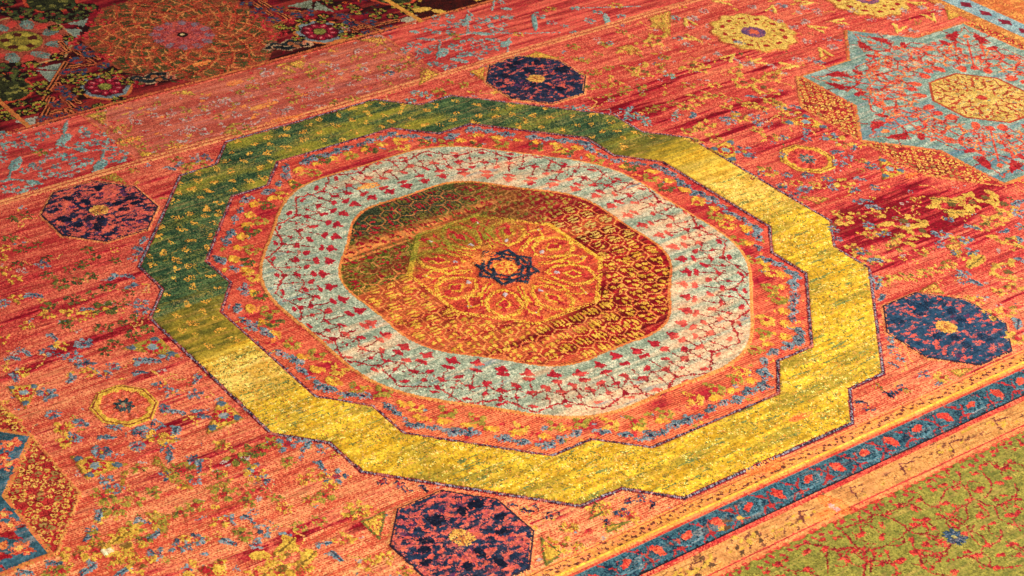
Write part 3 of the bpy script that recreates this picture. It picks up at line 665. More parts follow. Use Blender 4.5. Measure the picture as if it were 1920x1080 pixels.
for k in range(56):
    a = k * 2 * math.pi / 56 + rng.normal() * .02
    rr = .872 + rng.normal() * .012
    if min(abs(((a - b_ + math.pi) % (2 * math.pi)) - math.pi) for b_ in [math.radians(24 + 45 * i) if i % 2 == 0 else math.radians(66 + 45 * (i - 1)) for i in range(8)]) < .06: rr = .855
    c = (rr * math.cos(a), rr * math.sin(a)); kind = 'green' if c[1] > .1 and k % 2 else ('olive' if k % 3 else 'gold')
    l = part("leaf_sprig", RB); s = .031 + .008 * rng.random(); p0, p1, p2 = PAL[kind]
    for (x, y, m1, m2, q) in ((0, .6, .55, .3, .5), (-.5, -.2, .5, .28, 2.2), (.5, -.2, .5, .28, -.4), (0, -.6, .3, .3, 0)):
        put(m_ell((c[0] + s * x, c[1] + s * y), s * m1, s * m2, a + q), two(p0, p1), HP - .001, l, fade=.25)
    put(m_ell(c, s * .24), (190, 40, 48), HP - .001, l)
def cord(poly, name, label, c1, c2, c3, wd=.015, closed=True):
    l = part(name, None, label)
    put(m_line(poly, wd + .0065, closed), two((128, 18, 40), (164, 40, 52)), HG, l, p=.2)
    put(m_line(poly, wd, closed), lambda w: lerp(mixc(c1, c2, np.clip((fine[w.sl] - .3) * 2, 0, 1)), srgb(c3)[None, None], (np.clip((streak2[w.sl] - .62) * 4, 0, .8))[..., None]), HC, l, p=.4)
cord(OUT, "outer_cord", "slate and plum cord outlining the yellow and green band", (58, 48, 66), (150, 142, 150), (186, 90, 82), .0070)
cord(RED, "inner_cord", "slate and plum cord inside the yellow and green band", (54, 44, 64), (146, 134, 140), (186, 84, 74), .0062)

# pale ring
fo = lambda t: .790 + .036 * math.sin(4 * t) ** 2 + .012 * math.sin(2 * t) ** 2
fi = lambda t: .538 + .030 * math.sin(4 * t) ** 2
RING = part("pale_ring", None, "pale sage pile ring with red buds")
def ring_col(w):
    n = .5 * blot[w.sl] + .5 * streak2[w.sl]
    base = mixc((138, 150, 124), (186, 184, 154), np.clip((n - .3) * 1.6 + (fine[w.sl] - .5) * .9, 0, 1))
    er = np.clip((streak1[w.sl] * .5 + cloud[w.sl] * .5 - .50) * 4 + .7 * np.clip((-BB[w.sl] + .6 * AA[w.sl] - .35), 0, .9), 0, 1)
    base = lerp(base, mixc((216, 180, 136), (224, 156, 114), fine2[w.sl]), (.75 * er)[..., None])
    tl = np.clip((vnoise(.09, .012, 41)[w.sl] - .70) * 4, 0, 1) * np.clip(streak1[w.sl] * 2 - .6, 0, 1)
    return lerp(base, srgb((104, 136, 140))[None, None], (.8 * tl)[..., None])
OP = ring_pts(fo); IP = ring_pts(fi)
put(m_poly(OP), ring_col, HP, RING)
erode = np.clip((streak1 * .5 + cloud * .5 - .48) * 4, 0, 1)
def pol(r, t): return (r * math.cos(t), r * math.sin(t))
def budcol(w): return lerp(mixc((166, 22, 42), (200, 40, 52), fine2[w.sl]), srgb((228, 106, 80))[None, None], (.85 * np.clip(erode[w.sl] * 1.1, 0, 1))[..., None])
N = 48
vine = part("vine_lattice", RING)
for k in range(N):
    t = (k + .5) * 2 * math.pi / N; d = 2 * math.pi / N
    wob = lambda s=.004: rng.normal() * s
    sc = fi(t) / .553
    if k % 2 == 0:
        put(m_line([pol(.806, t - d), pol(.752, t), pol(.806, t + d)], .0070), two((150, 24, 38), (196, 60, 56)), HP - .001, vine)
        put(m_ell(pol(.752, t), .013, .009, t), (170, 20, 40), HP, part("bud", RING))
        put(m_line([pol(.752, t), pol(.650, t)], .0058), (160, 34, 40), HP - .001, vine)
    else:
        put(m_line([pol(.735, t), pol(.645, t)], .0056), (156, 40, 42), HP - .001, vine)
        put(m_line([pol(.725, t), pol(.69, t + d * .5)], .0048), (160, 50, 46), HP - .001, vine)
    put(m_line([pol(.795, t + d * .5), pol(.690, t + d * .5)], .0052), two((140, 40, 42), (180, 76, 66)), HP - .0005, vine)
    put(m_line([pol(.722, t), pol(.690, t + d * .5), pol(.722, t + d)], .0050), two((140, 40, 42), (184, 80, 68)), HP - .0005, vine, fade=.05)
    # trefoil pointing inwards
    l = part("bud", RING); r0 = .603 * sc + wob()
    put(m_ell(pol(r0, t), .017, .0145, t), budcol, HP + .0006, l)
    for s in (-1, 1): put(m_ell(pol(r0 + .003, t + s * .024), .0095, .0070, t + s * 1.2), budcol, HP + .0006, l)
    put(m_ell(pol(r0 - .016, t), .009, .006, t), budcol, HP + .0006, l)
    # umbrella crescent
    l = part("bud", RING); r0 = .637 * sc
    put(m_ell(pol(r0, t), .0095, .0215, t), budcol, HP + .0006, l)
    # slanted bud
    l = part("bud", RING); q = rng.choice([-1, 1])
    put(m_ell(pol(.675 + wob(), t + d * .5), .017, .010, t + q * .9), budcol, HP + .0006, l)
    l = part("bud", RING)
    put(m_ell(pol(.708 + wob(), t), .0085, .0180, t + rng.normal() * .3), budcol, HP + .0006, l)
    l = part("bud", RING)
    put(m_ell(pol(.778 + wob(), t), .0080, .0170, t + rng.normal() * .3), budcol, HP + .0006, l)
    l = part("small_bud", RING); put(m_ell(pol(.735, t + d * .5), .0085, .0065, t + .8), budcol, HP + .0004, l)
    for s in range(5):
        put(m_ell(pol(.735 + .006 * math.sin(s), t + d * (.15 + .15 * s)), .0035), (150, 50, 50), HP - .0005, vine)
def edging(poly, label, c1, c2, wd):
    l = part("edging_cord", None, label); put(m_line(poly, wd, True), two(c1, c2), HC, l, p=.4)
edging(OP, "orange cord around the pale ring", (214, 122, 58), (224, 146, 74), .0115)
# centre roundel
disc = part("centre_roundel", None, "red and gold roundel with olive stripes in the middle")
def disc_col(w):
    b = BB[w.sl] + (streak2[w.sl] - .5) * .05; a = AA[w.sl]
    n = np.clip((.5 * streak2[w.sl] + .5 * blot[w.sl] - .3) * 2.4, 0, 1)
    red = lerp(mixc((122, 2, 18), (182, 26, 34), n), srgb((226, 118, 60))[None, None], (np.clip(.35 + .4 * rowphase[w.sl], 0, 1) * np.clip(streak1[w.sl] * 1.8 - .5 + np.clip(-.10 - a * 1.5, -.5, .6) - np.clip(-b - .10, 0, .5) * 1.2 * np.clip(.5 + 2 * a, 0, 1), 0, 1))[..., None])
    orange = mixc((212, 98, 54), (224, 136, 66), n)
    up = np.clip((b - .12) * 16, 0, 1)
    wr = lerp(red, mixc((140, 22, 30), (170, 30, 36), n), up[..., None])
    f2 = np.clip((fine[w.sl] - .35) * 2, 0, 1)
    ol = mixc((84, 86, 26), (134, 126, 40), f2); dk = mixc((34, 56, 38), (72, 92, 58), f2)
    zo = np.clip((b - .10) * 20, 0, 1) * np.clip((.40 - a + .5 * (b - .3)) * 5, 0, 1); zd = np.clip((b - .375) * 26, 0, 1) * np.clip((.26 - a) * 6, 0, 1)
    wr = lerp(wr, ol, (zo * np.clip((blot[w.sl] * .5 + streak2[w.sl] * .5 - .30) * 4, .25, 1))[..., None]); wr = lerp(wr, dk, (zd * .92)[..., None])
    s = np.clip(1 - abs(b - .345 - .04 * np.clip(a, -.5, .5)) / .035, 0, 1) * np.clip((.35 - a) * 4, 0, 1)
    return lerp(wr, orange, np.clip(s * 1.5, 0, 1)[..., None])
put(m_poly(IP), disc_col, HG + .003, disc, p=.6)
# small tiles with gold sprigs; the sprig wool changes colour from row to row
def sprig_col(w):
    b = BB[w.sl] + (streak2[w.sl] - .5) * .05; a = AA[w.sl]; n = np.clip((blot[w.sl] - .3) * 2.5, 0, 1)
    gold = mixc((196, 142, 42), (218, 166, 62), n); ol = mixc((112, 104, 38), (142, 128, 46), n); dk = mixc((58, 78, 54), (84, 96, 56), n)
    pale = mixc((190, 156, 80), (206, 160, 84), n)
    gold = lerp(gold, pale, (np.clip(a * 3, 0, 1) * np.clip(1 - abs(b - .05) * 5, 0, 1))[..., None])
    r = lerp(gold, ol, (np.clip((b - .12) * 16, 0, 1) * np.clip((.42 - a * .6 + b * .6) * 4 - .6, 0, 1))[..., None])
    zo = np.clip((b - .10) * 20, 0, 1) * np.clip((.40 - a + .5 * (b - .3)) * 5, 0, 1)
    return lerp(r, mixc((140, 12, 28), (176, 24, 40), n), (zo * (n > .35))[..., None])
def linecol(w):
    n = np.clip((blot[w.sl] - .3) * 2.5, 0, 1)
    return lerp(mixc((216, 116, 58), (224, 146, 70), n), mixc((128, 84, 44), (170, 110, 60), n), (np.clip((BB[w.sl] - .14) * 12, 0, .75))[..., None])
lat = part("lattice_line", disc)
tiles = []
TS = .064
for i in range(-10, 11):
    for j in range(-10, 11):
        x = (i + .5 * (j % 2)) * TS * 1.05; y = j * TS * .90; r = math.hypot(x, y)
        if .325 < r < .535: tiles.append((x, y))
for (x, y) in tiles:
    q0 = math.atan2(y, x); q0 = round(q0 / (math.pi / 4)) * math.pi / 4
    hexa = [(x + TS * .60 * math.cos(k * math.pi / 3 + math.pi / 6), y + TS * .60 * math.sin(k * math.pi / 3 + math.pi / 6)) for k in range(6)]
    inside = lambda w: (w.A ** 2 + w.B ** 2 > .335 ** 2) & (w.A ** 2 + w.B ** 2 < .545 ** 2)
    put(m_line(hexa, .0052, True), linecol, HP - .0022, lat, where=inside, fade=.16, p=.5)
    l = part("sprig", disc)
    bars = (round(q0 / (math.pi / 4)) % 2 == 0)
    for (dr, dt, r1, r2, ro) in (((0, .0, .025, .0052, 0), (.002, .0155, .018, .0052, 0), (-.002, -.0155, .018, .0052, 0)) if bars else ((-.014, 0, .0105, .0085, 0), (.010, .014, .0125, .0068, .5), (.010, -.014, .0125, .0068, -.5), (.024, 0, .007, .005, 0))):
        cx = x + dr * math.cos(q0) - dt * math.sin(q0); cy = y + dr * math.sin(q0) + dt * math.cos(q0)
        put(m_ell((cx, cy), r1, r2, q0 + ro), sprig_col, HP, l, where=inside, fade=.06)
# loose extra wool marks in the upper stripes
for k in range(160):
    t = rng.random() * 6.28; r = .34 + .19 * rng.random(); c = pol(r, t)
    put(m_ell(c, .010, .005, rng.choice([.5, 1.6, 2.6])), sprig_col if rng.random() < .6 else (150, 18, 34), HP - .0005, disc, fade=.1)
edging(IP, "orange cord around the red roundel", (214, 104, 56), (210, 136, 60), .0095)
# octagon of arabesques
OC = [pol(.335, math.pi / 8 + k * math.pi / 4) for k in range(8)]
oct_ = part("arabesque_octagon", disc)
def oct_col(w):
    n = np.clip((.3 * streak2[w.sl] + .3 * blot[w.sl] + .4 * fine[w.sl] - .3) * 2.6, 0, 1); b = BB[w.sl] + (streak2[w.sl] - .5) * .05
    o = mixc((196, 60, 44), (220, 122, 54), n); g = mixc((128, 92, 30), (160, 122, 38), n)
    mot = np.clip((cloud2[w.sl] + .6 * streak2[w.sl] - .70) * 3, 0, .85)
    o = lerp(o, mixc((170, 30, 34), (206, 66, 46), n), mot[..., None])
    return lerp(o, g, (np.clip((b - .10) * 12, 0, .85) * np.clip((.32 - AA[w.sl]) * 5, 0, 1))[..., None])
def goldcol(w):
    n = np.clip((.4 * blot[w.sl] + .6 * fine[w.sl] - .3) * 2.5, 0, 1); b = BB[w.sl] + (streak2[w.sl] - .5) * .06; a = AA[w.sl]
    return lerp(mixc((206, 140, 36), (230, 172, 60), n), mixc((124, 120, 36), (158, 140, 44), n), (np.clip((b - .12) * 14, 0, 1) * np.clip((.30 - a) * 6, 0, 1))[..., None])
put(m_poly(OC), oct_col, HG + .0025, oct_, p=.5)
put(m_line(OC, .016, True), goldcol, HP - .0015, oct_, fade=.5)
put(m_line(OC[3:4] + OC[2:3], .020), goldcol, HP - .001, oct_, fade=.1); put(m_line(OC[7:8] + OC[0:1], .020), goldcol, HP - .001, oct_, fade=.1)
for k in range(8):
    t = k * math.pi / 4 + .06
    l = part("arabesque", disc)
    G = lambda pts: [pol(r, t + d) for r, d in pts]
    red1 = two((176, 30, 40), (200, 52, 48))
    # petal outline with a red core and a white eye
    petal = G([(.135, 0), (.17, .22), (.225, .27), (.275, .17), (.302, 0), (.275, -.17), (.225, -.27), (.17, -.22)])
    put(m_line(petal, .014, True), goldcol, HP - .0012, l, fade=.36)
    put(m_line(G([(.155, .10), (.20, .16), (.25, .14), (.285, .0)]), .008), two((184, 40, 40), (214, 84, 56)), HP - .002, l, fade=.1)
    put(m_line(G([(.155, -.10), (.20, -.16), (.25, -.14)]), .008), two((184, 40, 40), (214, 84, 56)), HP - .002, l, fade=.1)
    put(m_line(G([(.24, .44), (.29, .34), (.315, .42)]), .007), two((184, 40, 40), (214, 84, 56)), HP - .002, l, fade=.1)
    put(m_line(G([(.14, .33), (.19, .36), (.22, .30)]), .007), goldcol, HP - .001, l, fade=.1)
    put(m_line(G([(.128, .0), (.165, .30), (.235, .345), (.30, .22)]), .0065), red1, HP - .002, l)
    put(m_line(G([(.165, -.30), (.235, -.345), (.30, -.22)]), .0065), red1, HP - .002, l)
    put(m_ell(pol(.225, t), .030, .020, t), red1, HP - .001, l)
    put(m_line(G([(.19, .0), (.225, .10), (.262, .0), (.225, -.10), (.19, 0)]), .007), goldcol, HP - .0005, l)
    put(m_ell(pol(.262, t), .014, .010, t), red1, HP - .001, l)
    put(m_ell(pol(.168, t), .010, .007, t), (190, 172, 168), HP - .0005, l)
    put(m_ell(pol(.30, t + .39), .017, .012, t + .39), red1, HP - .001, l)
    put(m_ell(pol(.285, t + .39), .009, .007, t), (196, 178, 170), HP - .0005, l)
    put(m_line(G([(.20, .39), (.25, .50), (.29, .39), (.25, .28), (.20, .39)]), .008), goldcol, HP - .0005, l, fade=.05)
    put(m_line(G([(.12, .39), (.20, .39)]), .016), goldcol, HP - .0005, l)
    put(m_line(G([(.115, .39), (.175, .39)]), .006), red1, HP - .002, l)
# interlaced star
put(m_ell((0, 0), .118), oct_col, HG + .002, oct_, p=.4)
star = part("knot_star", disc, "dark blue interlaced eight pointed star at the very centre")
sq1 = [pol(.108, k * math.pi / 2 + .0) for k in range(4)]; sq2 = [pol(.108, k * math.pi / 2 + math.pi / 4) for k in range(4)]
for sq in (sq1, sq2):
    put(m_line(sq, .0145, True), two((34, 48, 66), (52, 68, 84)), HP + .001, star, fade=.03)
for k in range(8):
    t = k * math.pi / 4
    put(m_line([pol(.047, t - .25), pol(.074, t + .30)], .010), two((34, 48, 66), (52, 68, 84)), HP + .001, star)
put(m_line([pol(.060, k * math.pi / 4 + .39) for k in range(8)], .0095, True), two((34, 48, 66), (52, 68, 84)), HP + .001, star)
put(m_ell((0, 0), .040), two((226, 110, 50), (222, 160, 60)), HG + .003, oct_)
for k in range(6): put(m_ell(pol(.022, k * 1.047), .010, .006, k), (206, 70, 46), HG + .003, oct_)

# ------------------------------------------------------------------ navy octagons
def navy_octagon(c, label, worn, blue):
    o = part("navy_octagon", None, label)
    put(m_poly(octagon(c, .200, .41)), two((214, 108, 66), (222, 142, 80), streak2), HC - .002, o, p=.4, fade=.1)
    n1 = vnoise(.020, .011, int(100 + c[0] * 7 + c[1] * 3)); n2 = vnoise(.012, .007, int(200 + c[0] * 7 + c[1] * 3))
    def f(w):
        m = .55 * n1[w.sl] + .45 * n2[w.sl]
        m = m * .82 + .18 * fine[w.sl]; fleck = np.clip((m - (.60 - worn)) * 9, 0, 1)
        nv = lerp(mixc((28, 36, 62), (48, 58, 90), fine2[w.sl]), mixc((26, 66, 100), (54, 94, 120), fine2[w.sl]), np.full(w.A.shape, blue)[..., None])
        fl = lerp(mixc((206, 80, 74), (222, 104, 72), fine2[w.sl]), srgb((130, 60, 84))[None, None], (np.clip((n2[w.sl] - .6) * 2, 0, .5))[..., None])
        return lerp(nv, fl, fleck[..., None])
    put(m_poly(octagon(c, .186, .41)), f, HP - .0005, o)
    for k in range(26):
        q = rng.random() * 6.28; r = .035 + .13 * math.sqrt(rng.random()); l = None
        put(m_ell((c[0] + r * math.cos(q), c[1] + r * math.sin(q)), .014, .007, q), (206, 84, 70) if rng.random() < .65 else (100, 52, 90), HP - .002, None, fade=.15)
    for k in range(14):
        q = rng.random() * 6.28; r = .04 + .12 * math.sqrt(rng.random())
        put(m_ell((c[0] + r * math.cos(q), c[1] + r * math.sin(q)), .022, .014, q), two((28, 40, 70), (28, 66, 96)) if blue > .3 else (26, 34, 60), HP + .0005, None, fade=.06)
    cent = part("rosette", o)
    put(m_ell(c, .034), two((200, 140, 60), (222, 160, 72)), HP + .0008, cent, fade=.05 if blue > .3 else .2)
    for k in range(6): put(m_line([c, (c[0] + .032 * math.cos(k * 1.047), c[1] + .032 * math.sin(k * 1.047))], .0045), (176, 96, 48), HP, cent)
    put(m_line(octagon(c, .190, .41), .006, True), (64, 44, 62), HC, o)
navy_octagon((-1, 1), "worn navy octagon with coral flecks at the far left", .17, .0)
navy_octagon((1, 1), "dark navy octagon at the far side near the red panel", .02, .12)
navy_octagon((-1, -1), "large navy octagon at the near edge below the yellow band", .13, .25)
navy_octagon((1, -1), "deep blue octagon at the right with gold centre", .00, .85)

# ------------------------------------------------------------------ star medallions at both ends
def star_medallion(cx, label, mirror):
    sx = -1 if mirror else 1
    T = lambda x, y: (cx + sx * x, y)
    pts = []
    for k in range(8):
        a = k * math.pi / 4
        pts.append((.69 * math.cos(a), .69 * math.sin(a)))
        pts.append((.532 * math.cos(a + math.pi / 8), .532 * math.sin(a + math.pi / 8)))
    star_p = [T(*p) for p in pts]
    # dotted corner panels
    for (q, dl) in ((math.radians(157.5), "upper"), (math.radians(202.5), "lower"), (math.radians(22.5), "upper"), (math.radians(-22.5), "lower")):
        dp = part("dotted_panel", None, "crimson corner panel covered with gold dots beside the star")
        s = -1 if math.cos(q) < 0 else 1; v = 1 if math.sin(q) > 0 else -1
        poly = [T(s * .69, 0), T(s * .685, v * .30), T(s * .495, v * .50), T(s * .49, v * .205)]
        put(m_poly(poly), three((164, 22, 36), (208, 62, 52), (122, 12, 26)), HG + .0025, dp, p=.5)
        for i in range(-30, 30):
            for j in range(-40, 40):
                x = (i + .5 * (j % 2)) * .031; y = j * .0205
                c = T(x, y); w, m = m_poly(poly)
                if not (min(p[0] for p in poly) < c[0] < max(p[0] for p in poly) and min(p[1] for p in poly) < c[1] < max(p[1] for p in poly)): continue
                if rng.random() < .9:
                    inside = lambda w_: (lab[w_.sl] == dp)
                    cc = two((196, 144, 58), (218, 166, 78)) if rng.random() < .85 else (150, 120, 60)
                    put(m_line([(c[0] + .0085 * math.cos(u), c[1] + .0070 * math.sin(u)) for u in np.linspace(0, 6.28, 7)], .0056), cc, HP - .001, dp, where=inside, fade=.12)
        put(m_line([T(s * .69, v * .0), T(s * .685, v * .30), T(s * .495, v * .50)], .010), two((214, 150, 74), (200, 110, 60)), HP - .001, dp, fade=.25)
    o = part("star_medallion", None, label)
    def teal(w):
        n = .5 * blot[w.sl] + .5 * streak2[w.sl]
        base = mixc((110, 136, 122) if not mirror else (46, 84, 96), (164, 174, 152) if not mirror else (84, 118, 122), np.clip((n - .3) * 1.6 + (fine[w.sl] - .5) * .8, 0, 1))
        bl = np.clip((streak1[w.sl] * .7 + streak2[w.sl] * .3 - .50) * 3 - .6 * w.B - (.0 if not mirror else -.6), 0, 1)
        return lerp(base, mixc((52, 100, 122), (88, 130, 142), fine2[w.sl]), (.8 * bl)[..., None])
    put(m_poly(star_p), teal, HP, o)
    rc = three((176, 30, 38), (206, 62, 50), (216, 92, 56))
    lines = [[(.0, .0), (.0, .0)]]
    for k in range(8):
        a0 = k * math.pi / 4
        def Q(pts): return [T(r * math.cos(a0 + d), r * math.sin(a0 + d)) for r, d in pts]
        l = part("star_arabesque", o)
        # crimson leaves inside each point
        for s in (-1, 1):
            put(m_line(Q([(.505, s * .02), (.56, s * .10), (.60, s * .03), (.645, 0)]), .006), two((206, 110, 60), (180, 40, 40)), HP + .0003, l, fade=.05)
            put(m_line(Q([(.49, s * .06), (.52, s * .17), (.57, s * .11)]), .006), two((206, 110, 60), (180, 40, 40)), HP + .0003, l, fade=.05)
            w_, m_ = m_poly(Q([(.50, s * .10), (.545, s * .155), (.60, s * .06), (.56, s * .05)])); put((w_, m_), two((160, 18, 32), (186, 36, 42)), HP + .0006, l)
            put(m_ell(Q([(.475, s * .20)])[0], .030, .014, a0 * sx + s * .8), two((160, 18, 32), (190, 40, 44)), HP + .0006, l)
            put(m_line(Q([(.36, s * .05), (.40, s * .14), (.46, s * .12), (.50, s * .10)]), .0085), rc, HP + .0004, l)
            put(m_line(Q([(.46, s * .12), (.475, s * .20), (.43, s * .30), (.455, s * .39)]), .0085), rc, HP + .0004, l)
            put(m_line(Q([(.30, s * .39), (.34, s * .30), (.40, s * .32), (.43, s * .30)]), .0085), rc, HP + .0004, l)
            put(m_line(Q([(.36, s * .39), (.385, s * .25), (.36, s * .14), (.30, s * .10)]), .007), two((214, 104, 56), (196, 64, 48)), HP + .0004, l)
            put(m_line(Q([(.42, s * .05), (.44, s * .22), (.41, s * .39)]), .007), two((214, 124, 62), (196, 70, 48)), HP + .0004, l)
            for (r, d, q) in ((.315, .20, .022), (.40, .23, .022), (.43, .38, .018), (.36, .07, .018)):
                c = Q([(r, s * d)])[0]
                for z in range(5):
                    put(m_ell((c[0] + q * .62 * math.cos(z * 1.257), c[1] + q * .62 * math.sin(z * 1.257)), q * .42, q * .30, z * 1.257), two((206, 60, 48), (222, 104, 66)), HP + .0006, l)
                put(m_ell(c, q * .28), (150, 24, 32), HP + .0006, l)
        put(m_ell(Q([(.555, 0)])[0], .018, .013, a0), two((208, 70, 46), (222, 130, 66)), HP + .0006, l)
        put(m_line(Q([(.24, 0), (.52, 0)]), .007), rc, HP + .0004, l)
        put(m_ell(Q([(.245, .20)])[0], .028, .020, a0), two((196, 44, 44), (222, 96, 60)), HP + .0006, l)
        put(m_ell(Q([(.255, -.20)])[0], .028, .018, a0), two((200, 50, 46), (222, 96, 60)), HP + .0006, l)
        put(m_ell(Q([(.262, 0)])[0], .020, .018, a0), two((190, 36, 42), (214, 80, 56)), HP + .0006, l)
    for (ra, rb, n, cl, wd) in ((.275, .315, 32, two((206, 104, 56), (186, 44, 40)), .0062), (.345, .385, 32, two((170, 30, 36), (196, 60, 48)), .0066), (.400, .440, 32, two((206, 110, 60), (196, 70, 48)), .0060), (.455, .490, 32, two((160, 24, 34), (196, 60, 48)), .0062)):
        ring_ = [T((ra if k % 2 else rb) * math.cos((k + .5) * 2 * math.pi / n), (ra if k % 2 else rb) * math.sin((k + .5) * 2 * math.pi / n)) for k in range(n)]
        put(m_line(ring_, wd, True), cl, HP + .0003, o, fade=.05)
    for k in range(32):
        a_ = (k + .5) * 2 * math.pi / 32; r0, r1 = ((.315, .345) if k % 2 == 0 else (.275, .245)); E_ = lambda r: T(r * math.cos(a_), r * math.sin(a_))
        put(m_line([E_(r0), E_(r1)], .0066), two((160, 24, 34), (190, 50, 44)), HP + .0003, o)
        put(m_line([E_(.385 if k % 2 == 0 else .345), E_(.44 if k % 2 == 0 else .40)], .0066), two((160, 24, 34), (190, 50, 44)), HP + .0003, o)
        for r_ in ((.330, .470) if k % 2 else (.420,)):
            put(m_ell(E_(r_), .0135, .009, a_), two((190, 40, 42), (222, 100, 62)), HP + .0005, o, fade=.1)
            put(m_ell(T(r_ * math.cos(a_ + .1), r_ * math.sin(a_ + .1)), .006), two((214, 150, 74), (222, 110, 60)), HP + .0005, o)
    srng = np.random.default_rng(77)
    for z in range(6):
        r0 = .27 + .30 * srng.random(); d0 = (.40 if r0 < .46 else .16) * srng.random(); q = srng.random() * 6.28; pp = [(r0, d0)]
        for _ in range(3):
            q += srng.normal() * .9; r1 = min(.60, max(.24, pp[-1][0] + .036 * math.cos(q))); pp.append((r1, pp[-1][1] + .036 * math.sin(q) / r1))
        fl = srng.random(); kindc = two((206, 104, 56), (220, 150, 80)) if z % 2 else two((146, 20, 30), (186, 48, 42))
        for k in range(8):
            for sg in (-1, 1):
                pts_ = [T(r * math.cos(k * math.pi / 4 + sg * d), r * math.sin(k * math.pi / 4 + sg * d)) for r, d in pp]
                put(m_line(pts_, .0062), kindc, HP + .0002, o, fade=.0)
                if fl < .6: put(m_ell(pts_[-1], .010, .007, q), two((190, 44, 42), (220, 96, 60)), HP + .0004, o, fade=.08)
    # golden octagon in the middle
    oc = part("gold_octagon", o); po = [T(.205 * math.cos(math.pi / 8 + k * math.pi / 4), .205 * math.sin(math.pi / 8 + k * math.pi / 4)) for k in range(8)]
    put(m_poly(po), two((180, 140, 62), (206, 166, 86)), HP + .0002, oc, fade=.04); put(m_line(po, .010, True), (176, 66, 40), HP, oc)
    for k in range(8):
        a0 = k * math.pi / 4
        def Q(pts): return [T(r * math.cos(a0 + d), r * math.sin(a0 + d)) for r, d in pts]
        for s in (-1, 1):
            put(m_line(Q([(.07, s * .0), (.10, s * .26), (.14, s * .10), (.155, s * .28), (.18, s * .36)]), .0066), (160, 52, 36), HP - .0004, oc)
            put(m_line(Q([(.09, s * .39), (.12, s * .20), (.17, s * .14), (.19, s * .0)]), .0055), (176, 70, 42), HP - .0004, oc)
        put(m_ell(Q([(.165, 0)])[0], .012, .008, a0), (184, 52, 40), HP, oc); put(m_ell(Q([(.125, .39)])[0], .011, .007, a0), (176, 50, 38), HP, oc)
        put(m_line(Q([(.062, -.2), (.075, 0), (.062, .2)]), .006), (180, 54, 40), HP - .0004, oc)
    put(m_ell(T(0, 0), .020), (184, 52, 42), HP, oc)
    l = part("star_outline", o); put(m_line(star_p, .014, True), two((206, 134, 62), (206, 96, 58)), HC, l, p=.4, fade=.22 if not mirror else .05)
star_medallion(2.425, "teal star medallion with red arabesques at the top right", False)
star_medallion(-2.50, "teal star medallion cut off at the left edge", True)
for (x, y, ra, rb, q) in ((60, 340, .045, .022, .6), (50, 455, .050, .016, .5), (20, 420, .03, .014, 2), (20, 740, .035, .018, 2.4), (60, 800, .045, .020, 2.2), (110, 930, .040, .018, .3), (150, 950, .022, .010, 2.4)):
    l = part("coral_floret"); c = P(x / 3, 720 + y / 3)
    for z in range(5):
        u = z * 1.257 + q; put(m_ell((c[0] + ra * .45 * math.cos(u), c[1] + rb * .6 * math.sin(u)), ra * .42, rb * .5, u), two((206, 62, 50), (228, 120, 76)), HP + .0004, l, fade=.06)
    put(m_ell(c, ra * .3, rb * .35, q), two((206, 150, 66), (222, 170, 84)), HP + .0006, l, fade=.1)

# ------------------------------------------------------------------ rosettes
def lobed_rosette(c, r, label):
    o = part("lobed_rosette", None, label)
    fr = lambda t: r * (1 + .055 * math.cos(12 * t))
    pts = [(c[0] + fr(t) * math.cos(t), c[1] + fr(t) * math.sin(t)) for t in np.linspace(0, 6.28, 120)]
    put(m_poly(pts), two((190, 150, 60), (212, 170, 82)), HP, o); put(m_line(pts, .009, True), two((206, 130, 60), (170, 60, 44)), HP - .001, o)
    for k in range(12):
        t = k * math.pi / 6 + .13
        l = part("petal_mark", o)
        put(m_ell((c[0] + r * .74 * math.cos(t), c[1] + r * .74 * math.sin(t)), .017, .010, t + 1.57), (166, 36, 34), HP + .0005, l)
        put(m_line([(c[0] + r * .5 * math.cos(t + .26), c[1] + r * .5 * math.sin(t + .26)), (c[0] + r * .93 * math.cos(t + .26), c[1] + r * .93 * math.sin(t + .26))], .005), (176, 90, 44), HP - .001, o)
        put(m_ell((c[0] + r * .5 * math.cos(t), c[1] + r * .5 * math.sin(t)), .009, .006, t), (176, 56, 40), HP, o)
    e = part("eye", o); put(m_ell(c, r * .29), two((100, 72, 116), (150, 80, 96)), HP + .0005, e); put(m_ell(c, r * .12), (206, 90, 60), HP + .0005, e)
lobed_rosette(P(1413, 61), .172, "gold lobed rosette with plum eye near the far star point")
lobed_rosette(P(1625, -1), .172, "gold lobed rosette cut by the top edge of the picture")
def small_octagon(c, label, centre, petal):
    o = part("small_octagon", None, label)
    put(m_poly(octagon(c, .098)), two((196, 148, 44), (218, 166, 64)), HP - .001, o, fade=.05)
    put(m_line(octagon(c, .090), .005, True), (150, 60, 44), HP - .002, o)
    put(m_poly(octagon(c, .072)), lambda w: inner_red[w.sl], HG + .001, o, p=.2)
    for k in range(12):
        t = k * math.pi / 6
        put(m_ell((c[0] + .055 * math.cos(t), c[1] + .055 * math.sin(t)), .014, .008, t), petal, HP - .001, o, fade=.15)
    e = part("flower", o)
    for k in range(8):
        t = k * math.pi / 4; put(m_ell((c[0] + .022 * math.cos(t), c[1] + .022 * math.sin(t)), .013, .007, t), centre, HP, e)
    put(m_ell(c, .008), (150, 130, 100), HP, e)
small_octagon(P(233, 759), "small yellow octagon with dark flower at the left", two((40, 60, 62), (66, 88, 88)), two((206, 74, 66), (222, 120, 80)))
small_octagon(P(1514, 297), "small gold octagon with red petals between band and star", two((66, 78, 78), (110, 124, 118)), two((168, 26, 40), (196, 60, 56)))

